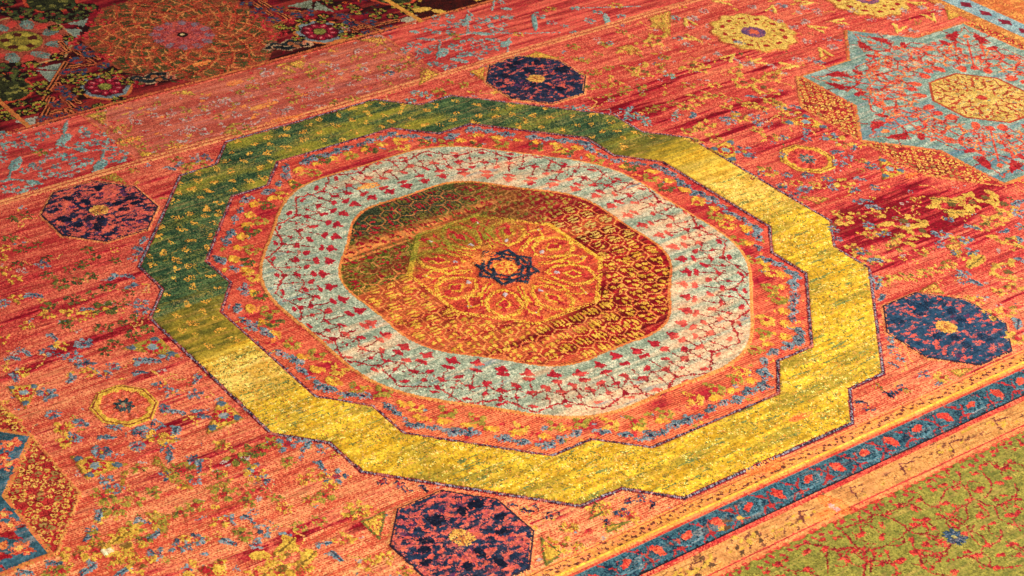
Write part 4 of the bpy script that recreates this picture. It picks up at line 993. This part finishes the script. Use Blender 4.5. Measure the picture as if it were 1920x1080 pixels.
# ------------------------------------------------------------------ chevrons round the far rosettes
for (x, y, q) in ((870, 120, 2.6), (750, 155, 2.0), (1215, 160, -2.6), (1400, 100, -2.0), (500, 50, .6), (690, 15, -.4), (265, 320, .2), (600, 370, -.6), (790, 290, 1.2), (50, 215, -1.2), (220, 10, 2.4), (1320, 20, 2.2), (30, 120, 1.2), (410, 345, 2.8)):
    vee(1280 + x / 3, y / 3, q, .048)
tri_motif(K(1280, 0, 3, [(1470, 0), (1500, 110), (1680, 40), (1600, 0)]), 'goldo', None, .12, eye=False)

# ------------------------------------------------------------------ right-hand blue guard at the top right corner
RG = part("end_stripe", None, "pale blue end stripe at the top right corner")
put(m_poly([(3.02, -1.2), (3.13, -1.2), (3.13, 1.2), (3.02, 1.2)]), two((110, 140, 146), (142, 164, 160)), HP, RG)
for k in range(22):
    b = -1 + k * .1; put(m_poly([(3.075 - .03, b), (3.075, b + .035), (3.075 + .03, b), (3.075, b - .035)]), (140, 30, 50), HP + .0005, RG)
RG2 = part("end_stripe", None, "gold end stripe beside the pale blue one"); put(m_poly([(2.965, -1.2), (3.02, -1.2), (3.02, 1.2), (2.965, 1.2)]), three((200, 120, 56), (176, 90, 50), (210, 150, 70)), HC, RG2)
RG3 = part("end_panel", None, "orange end panel beyond the pale blue stripe"); put(m_poly([(3.13, -1.2), (4.0, -1.2), (4.0, 1.2), (3.13, 1.2)]), three((200, 110, 52), (186, 84, 50), (206, 140, 64)), HG + .002, RG3)

# ------------------------------------------------------------------ scattered field motifs, each measured on the photograph
for k in range(900):                                          # tiny leftover marks in the bare weave
    a = rng.uniform(-2.3, 3.3); b = rng.uniform(-1.2, 1.2); i = int((b - B0) / C); j = int((a - A0) / C)
    if lab[i, j] != GROUND: continue
    kind = rng.choice(['blue', 'goldo', 'olive', 'grey', 'gold', 'red']); p0, p1, p2 = PAL[kind]
    for z in range(int(rng.integers(1, 4))):
        put(m_ell((a + rng.normal() * .012, b + rng.normal() * .007), .005 + .010 * rng.random(), .003 + .004 * rng.random(), rng.choice([.2, .6, 2.4])), two(p0, p1), None, None, fade=.35, where=lambda w: lab[w.sl] == GROUND)
for k in range(620):                                          # tiny dotted flowers
    a = rng.uniform(-2.2, 3.2); b = rng.uniform(-1.2, 1.2); i = int((b - B0) / C); j = int((a - A0) / C)
    if lab[i, j] != GROUND: continue
    p0, p1, p2 = PAL[rng.choice(['gold', 'olive', 'blue', 'goldo', 'grey', 'green'])]; R_ = .007 + .006 * rng.random(); n = int(rng.integers(4, 7)); ok = lambda w: lab[w.sl] == GROUND
    for z in range(n):
        put(m_ell((a + R_ * math.cos(z * 6.283 / n), b + R_ * math.sin(z * 6.283 / n)), .0042, .0034), two(p0, p1), None, None, fade=.12, where=ok)
    put(m_ell((a, b), .0035), (176, 30, 44), None, None, where=ok)
for k in range(420):                                          # broken thin outlines left from worn-out figures
    a = rng.uniform(-2.3, 3.3); b = rng.uniform(-1.2, 1.2); q = rng.random() * 6.28; pts = [(a, b)]
    for z in range(int(rng.integers(2, 5))):
        q += rng.choice([-.785, 0, .785, 1.57]); pts.append((pts[-1][0] + .026 * math.cos(q), pts[-1][1] + .026 * math.sin(q)))
    p0, p1, p2 = PAL[rng.choice(['gold', 'goldo', 'gold', 'olive', 'blue'])]
    put(m_line(pts, .0050), two(p0, (226, 150, 84)), None, None, fade=.22, where=lambda w: lab[w.sl] == GROUND)
def many(o, lst, kind, s, fade, fn=blossom, **kw):
    for it in lst:
        x, y = it[0], it[1]; k = it[2] if len(it) > 2 else 1.0
        c = P(o[0] + x / 3, o[1] + y / 3)
        r = rng.random()
        if fn is blossom and kind in ('blue', 'navy') and r < .45: leaf(c, s * k * 1.05, kind, rng.normal() * .5 + (.3 if r < .2 else 2.2), fade=fade)
        else: fn(c, s * k * (.9 + .25 * rng.random()), kind, fade=fade, **kw)
o1, o2, o3, o4, o5, o6, o7, o8 = (0, 0), (640, 0), (1280, 0), (0, 360), (640, 360), (1280, 360), (0, 720), (640, 720)
many(o4, [(70, 150), (150, 130), (215, 290), (265, 370), (120, 320), (530, 370), (470, 410), (380, 435), (275, 470), (440, 500), (520, 470), (600, 535), (340, 520, 1.3), (515, 575), (410, 605, 1.2), (280, 645), (680, 625), (370, 745, 1.2), (690, 735), (765, 705), (580, 765, 1.3), (835, 770), (750, 805, 1.2), (590, 890), (720, 560), (650, 385), (640, 850), (490, 320), (60, 260), (100, 400)], 'green', .021, .20, centre='olive')
many(o4, [(590, 655, 1.6)], 'green', .024, .05)
many(o4, [(490, 655), (805, 270), (790, 320), (770, 365), (640, 480), (720, 470), (740, 530), (795, 620), (800, 660), (190, 580, 1.3), (20, 625), (300, 815), (465, 855), (150, 900), (75, 930), (270, 890), (405, 920), (830, 945, 1.7), (480, 965, 1.2), (640, 975), (945, 910), (90, 1040), (400, 1050), (590, 1020), (1110, 1050), (790, 1010), (240, 410)], 'blue', .021, .15)
many(o4, [(90, 595, 1.3), (510, 685, .9), (350, 865, 1.2), (260, 690), (380, 680), (150, 750), (20, 830), (450, 700), (30, 310), (20, 370), (15, 440), (80, 490), (500, 1010), (130, 1010)], 'gold', .021, .22, centre='red')
tri_motif(K(*o4, 3, [(690, 880), (880, 812), (1010, 925)]), 'olive', None, .1)
many(o7, [(265, 50, 1.4), (905, 10), (970, 45), (1095, 50), (1005, 150), (935, 135), (1130, 165, 1.4), (780, 265), (985, 255), (410, 300), (600, 290), (570, 375, 1.5), (770, 340), (450, 215), (300, 165), (930, 345), (955, 405), (1090, 420), (940, 510), (1120, 465), (1100, 530), (1415, 465, 1.2), (1480, 525), (1620, 330, 1.3), (1725, 345, 1.2), (1810, 360), (1810, 450), (1890, 510, 1.3), (600, 530), (640, 590), (515, 815, .8), (490, 865, .7), (1110, 865), (1010, 905, 1.2), (885, 950, 1.3), (1280, 750), (1410, 755), (1440, 900), (1285, 880), (1605, 850, .8), (1820, 885), (1890, 960), (500, 1040, 1.3), (690, 1055, 1.2), (305, 1005), (800, 765), (870, 845), (1050, 1040), (640, 240), (560, 735), (150, 1060)], 'blue', .021, .13)
for (x, y, s) in ((860, 225, .034), (410, 300, .024), (1470, 825, .032), (790, 270, .028), (985, 255, .022)):
    scroll(P(x / 3, 720 + y / 3), s, 'blue', fade=.1)
many(o7, [(1325, 405, 1.5), (1435, 365, 1.4), (1520, 330, 1.2), (1020, 475, 1.6), (780, 465), (860, 605), (770, 645, 1.2), (580, 620, 1.2), (650, 690, 1.4), (1100, 675, 1.2), (1010, 715), (1250, 615, 1.4), (1365, 585), (1230, 500), (1390, 650), (760, 805, 1.2), (810, 870), (540, 850, .7), (1365, 835, 1.3), (1615, 425), (1550, 630, .8), (1690, 795), (1800, 760), (1830, 620), (290, 1060), (350, 1050)], 'olive', .022, .16, centre='red')
many(o7, [(1740, 650), (1720, 530), (1820, 510), (1600, 690), (1040, 860, .7), (350, 240, 1.3), (880, 295, 1.4), (950, 300), (1440, 495, 1.2), (1250, 340), (1020, 560), (540, 930, 1.6), (750, 955, 1.8), (430, 960, 1.4), (640, 975, 1.2), (1160, 1045, 2.0), (1240, 1005), (1450, 1060, 1.4), (680, 860, 1.6), (1560, 1050, 1.5), (1690, 1060, 1.5), (1240, 770, 1.2), (1860, 560), (20, 180), (80, 200), (370, 320)], 'gold', .022, .18, centre='red')
for (x, y, s, q) in ((700, 900, .06, .4), (1600, 960, .062, 2.4), (1580, 1030, .05, .8), (800, 1020, .04, 0), (900, 770, .034, 1)):
    scroll(P(x / 3, 720 + y / 3), s, 'gold', q, fade=.06)
for (x, y, s) in ((1600, 910, .040), (1730, 975, .034), (1490, 1070, .03), (680, 860, .034)): leaf(P(x / 3, 720 + y / 3), s, 'gold', .3, fade=.03)
c = P(200, 1034); put(m_ell(c, .018, .012), (232, 196, 150), HP, part("cream_knot"))
for tri in ([(1240, 75), (1165, 270), (1370, 190)], [(400, 400), (490, 530), (715, 445)], [(40, 10), (215, 0), (145, 130)]):
    tri_motif(K(*o7, 3, tri), 'gold', None, .1)
for tri in ([(690, 490), (715, 480), (680, 600)], [(820, 720), (960, 730), (930, 850)], [(870, 410), (1080, 580), (960, 540)], [(1150, 580), (1310, 520), (1270, 570)], [(880, 400), (930, 460), (860, 450)]):
    tri_motif(K(*o7, 3, tri), 'olive', None, .25, eye=False)
many(o8, [(100, 700, 1.3), (20, 860), (245, 965), (150, 1010), (355, 1055), (1250, 895, 1.2), (1320, 920), (1290, 800), (1440, 700, 1.2), (1620, 740, 1.2), (60, 720), (1520, 800, 1.2), (1480, 690)], 'gold', .022, .25, centre='olive')
many(o8, [(325, 555), (470, 580), (230, 540), (370, 590, .8), (965, 670), (1045, 705), (1165, 730), (1580, 720, 1.4), (1490, 770, 1.2), (1690, 640), (1750, 675), (1620, 655), (1100, 690, .7), (1220, 715, .7)], 'navy', .014, .25)
for tri in ([(115, 770), (245, 710), (215, 860)], [(1125, 860), (1240, 950), (1150, 1010)], [(1430, 660), (1470, 720), (1400, 750)], [(1490, 800), (1620, 770), (1500, 825)]):
    tri_motif(K(*o8, 3, tri), 'gold', None, .15, eye=False, edge='olive')
many((1280, 720), [(1160, 55), (1240, 20, 1.2), (1000, 95), (1050, 130), (1190, 45, .8)], 'navy', .015, .15)
many((1280, 720), [(1270, 40), (1100, 10)], 'olive', .014, .3)
many(o6, [(850, 180), (910, 155, 1.2), (980, 130, 1.2), (1090, 120, 1.2), (1100, 210, 1.4), (1060, 240), (1250, 265, 1.4), (1180, 305, 1.2), (1110, 380, 1.2), (1350, 335), (1220, 470), (1140, 490), (1300, 480), (1360, 455), (1430, 430), (1500, 400), (1750, 150, 1.5), (1860, 270, 1.2), (1660, 610), (1750, 690, 1.3), (1820, 670, 1.4), (1860, 530, 1.2), (1780, 560), (1460, 1040, 1.2), (1880, 820, 1.4), (1000, 350, 1.2), (960, 310), (1040, 390), (1690, 190), (1590, 350), (1550, 265), (860, 110, .8)], 'goldo', .024, .10, centre='red')
for (x, y, s, q) in ((1250, 165, .062, 2.6), (1340, 210, .05, .2), (1520, 70, .066, 2.5), (1620, 50, .05, .4), (1800, 60, .06, 1.0), (1820, 440, .06, .2), (1830, 260, .045, 2), (1700, 30, .05, 2), (1790, 120, .04, 3)):
    scroll(P(1280 + x / 3, 360 + y / 3), s, 'goldo', q, fade=.03)
leaf(P(1280 + 1650 / 3, 360 + 385 / 3), .05, 'goldo', .2, fade=.04); leaf(P(1280 + 1560 / 3, 360 + 110 / 3), .045, 'goldo', 2.6, fade=.02); leaf(P(1280 + 1480 / 3, 360 + 40 / 3), .045, 'goldo', 2.4, fade=.02)
many(o6, [(640, 10), (1030, 40), (990, 50), (1080, 80, 1.3), (1050, 185), (1135, 235), (850, 205), (880, 260, .8), (1010, 335), (1090, 380, 1.2), (1460, 235, 1.2), (1450, 290), (1540, 330), (1630, 330, 1.2), (1600, 265), (1630, 190, 1.2), (1890, 50, 1.4), (1890, 110, 1.3), (1910, 190), (1810, 215), (1900, 265), (1650, 505, 1.2), (1590, 455), (1550, 465, .8), (1570, 500, .7), (1090, 485), (1100, 530), (1120, 595), (1170, 830, .8), (1190, 905, .8), (1230, 940, .7), (1195, 970, .8), (1355, 1020, .8), (1890, 740, 1.4), (1910, 380), (1500, 150, .8), (1180, 870, .7)], 'blue', .020, .10)
for tri in ([(1330, 560), (1420, 510), (1470, 570)], [(1500, 1000), (1630, 990), (1560, 1040)], [(660, 20), (760, 60), (830, 30)], [(1480, 300), (1560, 280), (1560, 350)]):
    tri_motif(K(*o6, 3, tri), 'goldo', None, .2, eye=False)
many(o3, [(555, 30), (680, 40), (840, 260), (770, 345), (830, 215), (900, 150), (690, 120), (1060, 110), (1180, 100), (550, 120), (500, 370), (380, 360), (320, 240), (130, 330), (120, 60), (60, 100), (30, 250), (1430, 60), (1450, 30), (1300, 170), (1250, 60), (700, 230), (640, 330), (130, 210), (390, 40), (760, 60), (960, 60), (1350, 40), (1100, 190), (200, 300), (330, 350), (620, 150), (720, 330)], 'grey', .019, .2, centre='blue')
many(o3, [(555, 30), (770, 345), (320, 240), (60, 650, 1.2), (270, 680, 1.3), (400, 650, 1.2), (580, 610, 1.3), (560, 770), (700, 740, 1.3), (350, 850, 1.6), (830, 770, 1.3), (870, 850, 1.2), (970, 830), (700, 780), (560, 870, .8), (880, 915), (1060, 930, 1.2), (930, 880), (820, 1000), (700, 980), (590, 980), (690, 1060, 1.3), (840, 1050), (390, 870), (300, 640), (240, 660), (420, 690), (390, 540), (640, 600), (1000, 1000), (960, 1060), (1080, 1050), (560, 1040), (450, 970)], 'blue', .020, .16)
many(o3, [(20, 600, 1.2), (90, 570, 1.3), (150, 540), (490, 565, 1.2), (380, 590, 1.2), (210, 535), (130, 700, 1.2), (90, 720), (170, 770, 1.4), (330, 660, 1.5), (530, 580), (910, 1030, 1.5), (490, 770, 1.3), (480, 960, 1.3), (900, 800, 1.6), (30, 740), (250, 600), (450, 610), (60, 545), (180, 480), (30, 480), (300, 560), (1010, 900, .8), (760, 1040, .9), (640, 1020, .8), (390, 1000), (420, 730), (60, 790)], 'goldo', .023, .14, centre='red')
for (x, y, s, q) in ((450, 490, .055, 1.0), (60, 370, .05, 2.8), (340, 460, .05, .8), (510, 430, .05, .2), (600, 620, .045, 1.0), (120, 390, .035, 0), (310, 395, .04, .3), (560, 650, .03, 0)):
    scroll(P(1280 + x / 3, y / 3), s, 'goldo', q, fade=.14)
for tri in ([(150, 835), (280, 780), (297, 915)], [(560, 692), (690, 643), (830, 725)], [(1108, 878), (1130, 1002), (1255, 965)]):
    tri_motif(K(*o3, 3, tri), 'gold', None, .08)
many(o2, [(1380, 340), (1330, 330), (1505, 380), (1440, 405), (1380, 410), (1400, 490), (1450, 475, 1.3), (1600, 500), (1570, 525), (1500, 540), (1740, 620), (1790, 605), (1690, 490), (1855, 420), (540, 500), (330, 385), (385, 355), (690, 470), (600, 455), (560, 520, 1.3), (240, 370), (90, 430), (60, 545), (1860, 580), (1300, 260), (1490, 250), (1820, 320), (1580, 180), (1440, 300)], 'olive', .021, .28)
many(o2, [(480, 530, 1.3), (430, 520), (1600, 620), (1640, 640), (1690, 660), (1620, 660), (1720, 690), (1370, 605), (1290, 600), (390, 560), (1880, 100), (1900, 210), (1850, 430), (1890, 640), (1510, 240)], 'teal', .020, .15)
for (x, y, s, q) in ((1780, 225, .055, .1), (1620, 280, .045, 2.8), (1700, 400, .058, .5), (1540, 455, .035, 1), (1800, 130, .05, .4), (1740, 240, .035, 3), (1640, 390, .035, 1.5)):
    scroll(P(640 + x / 3, y / 3), s, 'goldo', q, fade=.16)
for tri in ([(1720, 100), (1850, 60), (1850, 200)], [(1760, 360), (1830, 350), (1800, 385)], [(1550, 265), (1620, 250), (1700, 320)]):
    tri_motif(K(*o2, 3, tri), 'goldo', None, .3, eye=False)
for tri in ([(1030, 320), (1100, 290), (1230, 330)], [(725, 400), (805, 375), (800, 445)], [(440, 470), (480, 380), (545, 415)]):
    tri_motif(K(*o2, 3, tri), 'gold', None, .25, eye=False)
for tri in ([(560, 1000), (650, 975), (720, 1035)], [(1260, 750), (1300, 690), (1370, 760)]):
    tri_motif(K(0, 0, 3, tri), 'olive', None, .25, eye=False)
many(o1, [(750, 960), (1070, 930, 1.3), (990, 895), (1050, 950, 1.2), (1140, 920), (700, 800, 1.2), (760, 780), (1300, 720), (970, 810), (560, 655), (1400, 715), (1880, 570)], 'olive', .020, .25)
many(o1, [(1010, 925, 1.2), (960, 945, 1.2), (1100, 900), (1180, 900), (1160, 880)], 'blue', .018, .2)

# bright orange mends
repair(702, 349, .020, .03, .9); repair(690, 350, .05, .016, 0, (234, 124, 54), (242, 160, 80))
repair(905, 484, .060, .022, .1); repair(880, 492, .05, .016)
repair(1445, 872, .055, .022); repair(1420, 880, .04, .015)
repair(1565, 945, .03, .05, .2); repair(1545, 965, .055, .018); repair(1565, 950, .012, .016, 0, (228, 132, 124), (230, 150, 130))
repair(525, 222, .06, .014); repair(555, 215, .03, .010); repair(380, 118, .045, .014); repair(1710, 327, .035, .018)
repair(245, 262, .06, .012, 0, (230, 130, 54), (234, 156, 60)); repair(495, 195, .07, .016, 0, (226, 120, 60), (228, 150, 66)); repair(330, 275, .05, .012, 0, (226, 120, 60), (228, 150, 66)); repair(440, 152, .04, .02, 0, (226, 112, 60), (228, 130, 66))
repair(1500, 782, .05, .012)

# ------------------------------------------------------------------ dye variation and painted shade of the knot gaps, then build the meshes
wear = .55 * vnoise(.10, .0039, 61) + .25 * streak2 + .20 * fine
thin = np.clip((wear - .615) * 9, 0, 1) * (BB < 1.66)
thin *= lerp(.40, .16, pil)
weft = mixc((228, 126, 84), (242, 168, 102), near)
lumw = (col * np.array([.3, .55, .15], np.float32)).sum(-1)
thin = (thin * np.clip(lumw / .12, .35, 1)).astype(np.float32)
col = lerp(col, weft, thin[..., None]).astype(np.float32)
wear2 = .55 * vnoise(.08, .0039, 62) + .25 * streak3 + .20 * fine
col *= (1 - lerp(.34, .20, pil) * np.clip((wear2 - .63) * 8, 0, 1))[..., None]
knot = rng.normal(0, 1, (NB // 2 + 1, NA // 2 + 1)).astype(np.float32).repeat(2, 0).repeat(2, 1)[:NB, :NA]
var = 1 + (fine - .5) * lerp(.38, .40, pil) + knot * lerp(.05, .10, pil) + (streak2 - .5) * .12 + (streak1 - .5) * .08
col *= var[..., None]
lum = (col * np.array([.3, .55, .15], np.float32)).sum(-1, keepdims=True)
col = lum + (col - lum) * 1.00
col *= (np.clip(lum, .01, 1) / .22) ** .28
pit = rng.random((NB, NA)).astype(np.float32)
col *= np.where(pit < .06, .60, 1.0)[..., None]  # scattered knots darkened: shade in the gaps between knots, put into the colour
hgt -= np.where(pit < .10, .0012, 0) * (.3 + .7 * pil)
np.clip(col, .002, .9, out=col)

hv = np.zeros((NB + 1, NA + 1), np.float32); cnt = np.zeros((NB + 1, NA + 1), np.float32)
pv = np.zeros_like(hv)
for di in (0, 1):
    for dj in (0, 1):
        hv[di:NB + di, dj:NA + dj] += hgt; pv[di:NB + di, dj:NA + dj] += pil; cnt[di:NB + di, dj:NA + dj] += 1
hv /= cnt; pv /= cnt
ridge = ((np.arange(NB + 1) % 2) * 2 - 1).astype(np.float32)[:, None]
hv += (1 - .8 * pv) * .00055 * ridge
hv += rng.normal(0, 1, hv.shape).astype(np.float32) * lerp(.00022, .00062, pv)
va = A0 + np.arange(NA + 1) * C; vb = B0 + np.arange(NB + 1) * C
und = .0022 * np.sin(va[None, :] * 2.1 + .6) * np.cos(vb[:, None] * 1.7 + 1.1) + .0012 * np.sin(va[None, :] * 4.3 + vb[:, None] * 3.1)
hv += und.astype(np.float32)
VX = (va * ASP * S).astype(np.float32); VY = (vb * S).astype(np.float32); VZ = hv * S

def pile_material(name, sheen, rough, bump):
    m = bpy.data.materials.new(name); m.use_nodes = True
    nt = m.node_tree; bs = nt.nodes["Principled BSDF"]
    at = nt.nodes.new("ShaderNodeAttribute"); at.attribute_name = "dye"
    tc = nt.nodes.new("ShaderNodeTexCoord")
    nz = nt.nodes.new("ShaderNodeTexNoise"); nz.inputs["Scale"].default_value = 900; nz.inputs["Detail"].default_value = 2
    nt.links.new(tc.outputs["Object"], nz.inputs["Vector"])
    mr = nt.nodes.new("ShaderNodeMapRange"); mr.inputs["To Min"].default_value = .74; mr.inputs["To Max"].default_value = 1.22
    nt.links.new(nz.outputs["Fac"], mr.inputs["Value"])
    mx = nt.nodes.new("ShaderNodeVectorMath"); mx.operation = 'SCALE'
    nt.links.new(at.outputs["Color"], mx.inputs[0]); nt.links.new(mr.outputs[0], mx.inputs["Scale"])
    nt.links.new(mx.outputs[0], bs.inputs["Base Color"])
    bp = nt.nodes.new("ShaderNodeBump"); bp.inputs["Strength"].default_value = bump; bp.inputs["Distance"].default_value = .001
    nt.links.new(nz.outputs["Fac"], bp.inputs["Height"]); nt.links.new(bp.outputs[0], bs.inputs["Normal"])
    bs.inputs["Roughness"].default_value = rough
    bs.inputs["Specular IOR Level"].default_value = .10
    bs.inputs["Sheen Weight"].default_value = sheen
    bs.inputs["Sheen Roughness"].default_value = .45
    return m
M_PILE = pile_material("silk_pile", .0, .60, .5)
M_FLAT = pile_material("flat_weave", .0, .85, .35)
M_CORD = pile_material("cord_thread", .0, .75, .5)

carpet = bpy.data.objects.new("carpet", None)
scene.collection.objects.link(carpet)
carpet["label"] = "worn red oriental carpet with a yellow and green star medallion filling the view"
carpet["category"] = "carpet"

# detailed knots where the photograph looks, coarser ones around
quad = np.array([P(0, 0), P(1920, 0), P(1920, 1080), P(0, 1080)])
cen = quad.mean(0)
inside = np.ones((NB, NA), bool)
for k in range(4):
    p = quad[k]; q = quad[(k + 1) % 4]; d = q - p; nrm = np.array([d[1], -d[0]]) / np.hypot(*d)
    if (cen - p) @ nrm < 0: nrm = -nrm
    inside &= ((AA - p[0]) * nrm[0] + (BB - p[1]) * nrm[1]) > -.12
blk = inside.reshape(NB // 8, 8, NA // 8, 8).any((1, 3))
hi = blk.repeat(8, 0).repeat(8, 1)

def build(name, verts, quads, dyes, mat, parent):
    me = bpy.data.meshes.new(name)
    n = len(quads)
    me.vertices.add(len(verts)); me.vertices.foreach_set("co", verts.astype(np.float32).ravel())
    me.loops.add(n * 4); me.loops.foreach_set("vertex_index", quads.astype(np.int32).ravel())
    me.polygons.add(n); me.polygons.foreach_set("loop_start", (np.arange(n) * 4).astype(np.int32))
    me.update(calc_edges=True)
    at = me.attributes.new("dye", 'FLOAT_COLOR', 'FACE')
    d = np.ones((n, 4), np.float32); d[:, :3] = dyes; at.data.foreach_set("color", d.ravel())
    me.materials.append(mat)
    o = bpy.data.objects.new(name, me); scene.collection.objects.link(o); o.parent = parent
    return o

ii, jj = np.nonzero(hi)
L = lab[ii, jj]; order = np.argsort(L, kind='stable'); ii = ii[order]; jj = jj[order]; L = L[order]
starts = np.flatnonzero(np.r_[True, L[1:] != L[:-1]]); ends = np.r_[starts[1:], len(L)]
objs = {}
groups = {int(L[s]): (s, e) for s, e in zip(starts, ends)}
MIN = 6
def mat_for(name):
    if name in ("ground_weave", "faded_panel", "red_band", "guard_stripe", "orange_band", "lace_stripe", "red_line", "branch_panel", "end_panel"): return M_FLAT
    if "cord" in name or "line" in name or "stripe" in name: return M_CORD
    return M_PILE
for idx, (name, parent, label) in enumerate(parts):
    if idx not in groups: continue
    s, e = groups[idx]
    i = ii[s:e]; j = jj[s:e]; n = e - s
    vid = np.stack([i * (NA + 1) + j, i * (NA + 1) + j + 1, (i + 1) * (NA + 1) + j + 1, (i + 1) * (NA + 1) + j], 1)
    u, inv = np.unique(vid, return_inverse=True); inv = inv.reshape(vid.shape)
    ui = u // (NA + 1); uj = u % (NA + 1)
    verts = np.stack([VX[uj], VY[ui], VZ[ui, uj]], 1)
    par = carpet if parent is None or parent not in objs else objs[parent]
    o = build(name, verts, inv, col[i, j], mat_for(name), par)
    if label: o["label"] = label
    objs[idx] = o
# surroundings outside the picture: blocks of eight knots
bi, bj = np.nonzero(~blk)
cc = col.reshape(NB // 8, 8, NA // 8, 8, 3).mean((1, 3))
vid = np.stack([bi * (NA // 8 + 1) + bj, bi * (NA // 8 + 1) + bj + 1, (bi + 1) * (NA // 8 + 1) + bj + 1, (bi + 1) * (NA // 8 + 1) + bj], 1)
u, inv = np.unique(vid, return_inverse=True); inv = inv.reshape(vid.shape)
ui = (u // (NA // 8 + 1)) * 8; uj = (u % (NA // 8 + 1)) * 8
build("outer_weave", np.stack([VX[uj], VY[ui], VZ[ui, uj]], 1), inv, cc[bi, bj], M_FLAT, carpet)
# woven backing under the pile
x0, x1, y0, y1 = VX[0], VX[-1], VY[0], VY[-1]
bk = np.array([(x, y, z) for z in (0, .0040) for x, y in ((x0, y0), (x1, y0), (x1, y1), (x0, y1))])
bq = np.array([(3, 2, 1, 0), (4, 5, 6, 7), (0, 1, 5, 4), (1, 2, 6, 5), (2, 3, 7, 6), (3, 0, 4, 7)])
build("backing", bk, bq, np.tile(srgb((196, 120, 90)), (6, 1)), M_FLAT, carpet)

# floor under the carpet
fm = bpy.data.materials.new("floor_concrete"); fm.use_nodes = True
b_ = fm.node_tree.nodes["Principled BSDF"]; nz = fm.node_tree.nodes.new("ShaderNodeTexNoise"); nz.inputs["Scale"].default_value = 6
cr = fm.node_tree.nodes.new("ShaderNodeValToRGB"); cr.color_ramp.elements[0].color = (.22, .21, .20, 1); cr.color_ramp.elements[1].color = (.34, .33, .31, 1)
fm.node_tree.links.new(nz.outputs["Fac"], cr.inputs["Fac"]); fm.node_tree.links.new(cr.outputs["Color"], b_.inputs["Base Color"]); b_.inputs["Roughness"].default_value = .6
me = bpy.data.meshes.new("floor"); me.from_pydata([(-6, -6, -.0005), (6, -6, -.0005), (6, 6, -.0005), (-6, 6, -.0005)], [], [(0, 1, 2, 3)])
me.materials.append(fm); fl = bpy.data.objects.new("floor", me); scene.collection.objects.link(fl); fl["kind"] = "structure"
print("parts", len(objs), "cells", len(L), "quads out", len(bi))
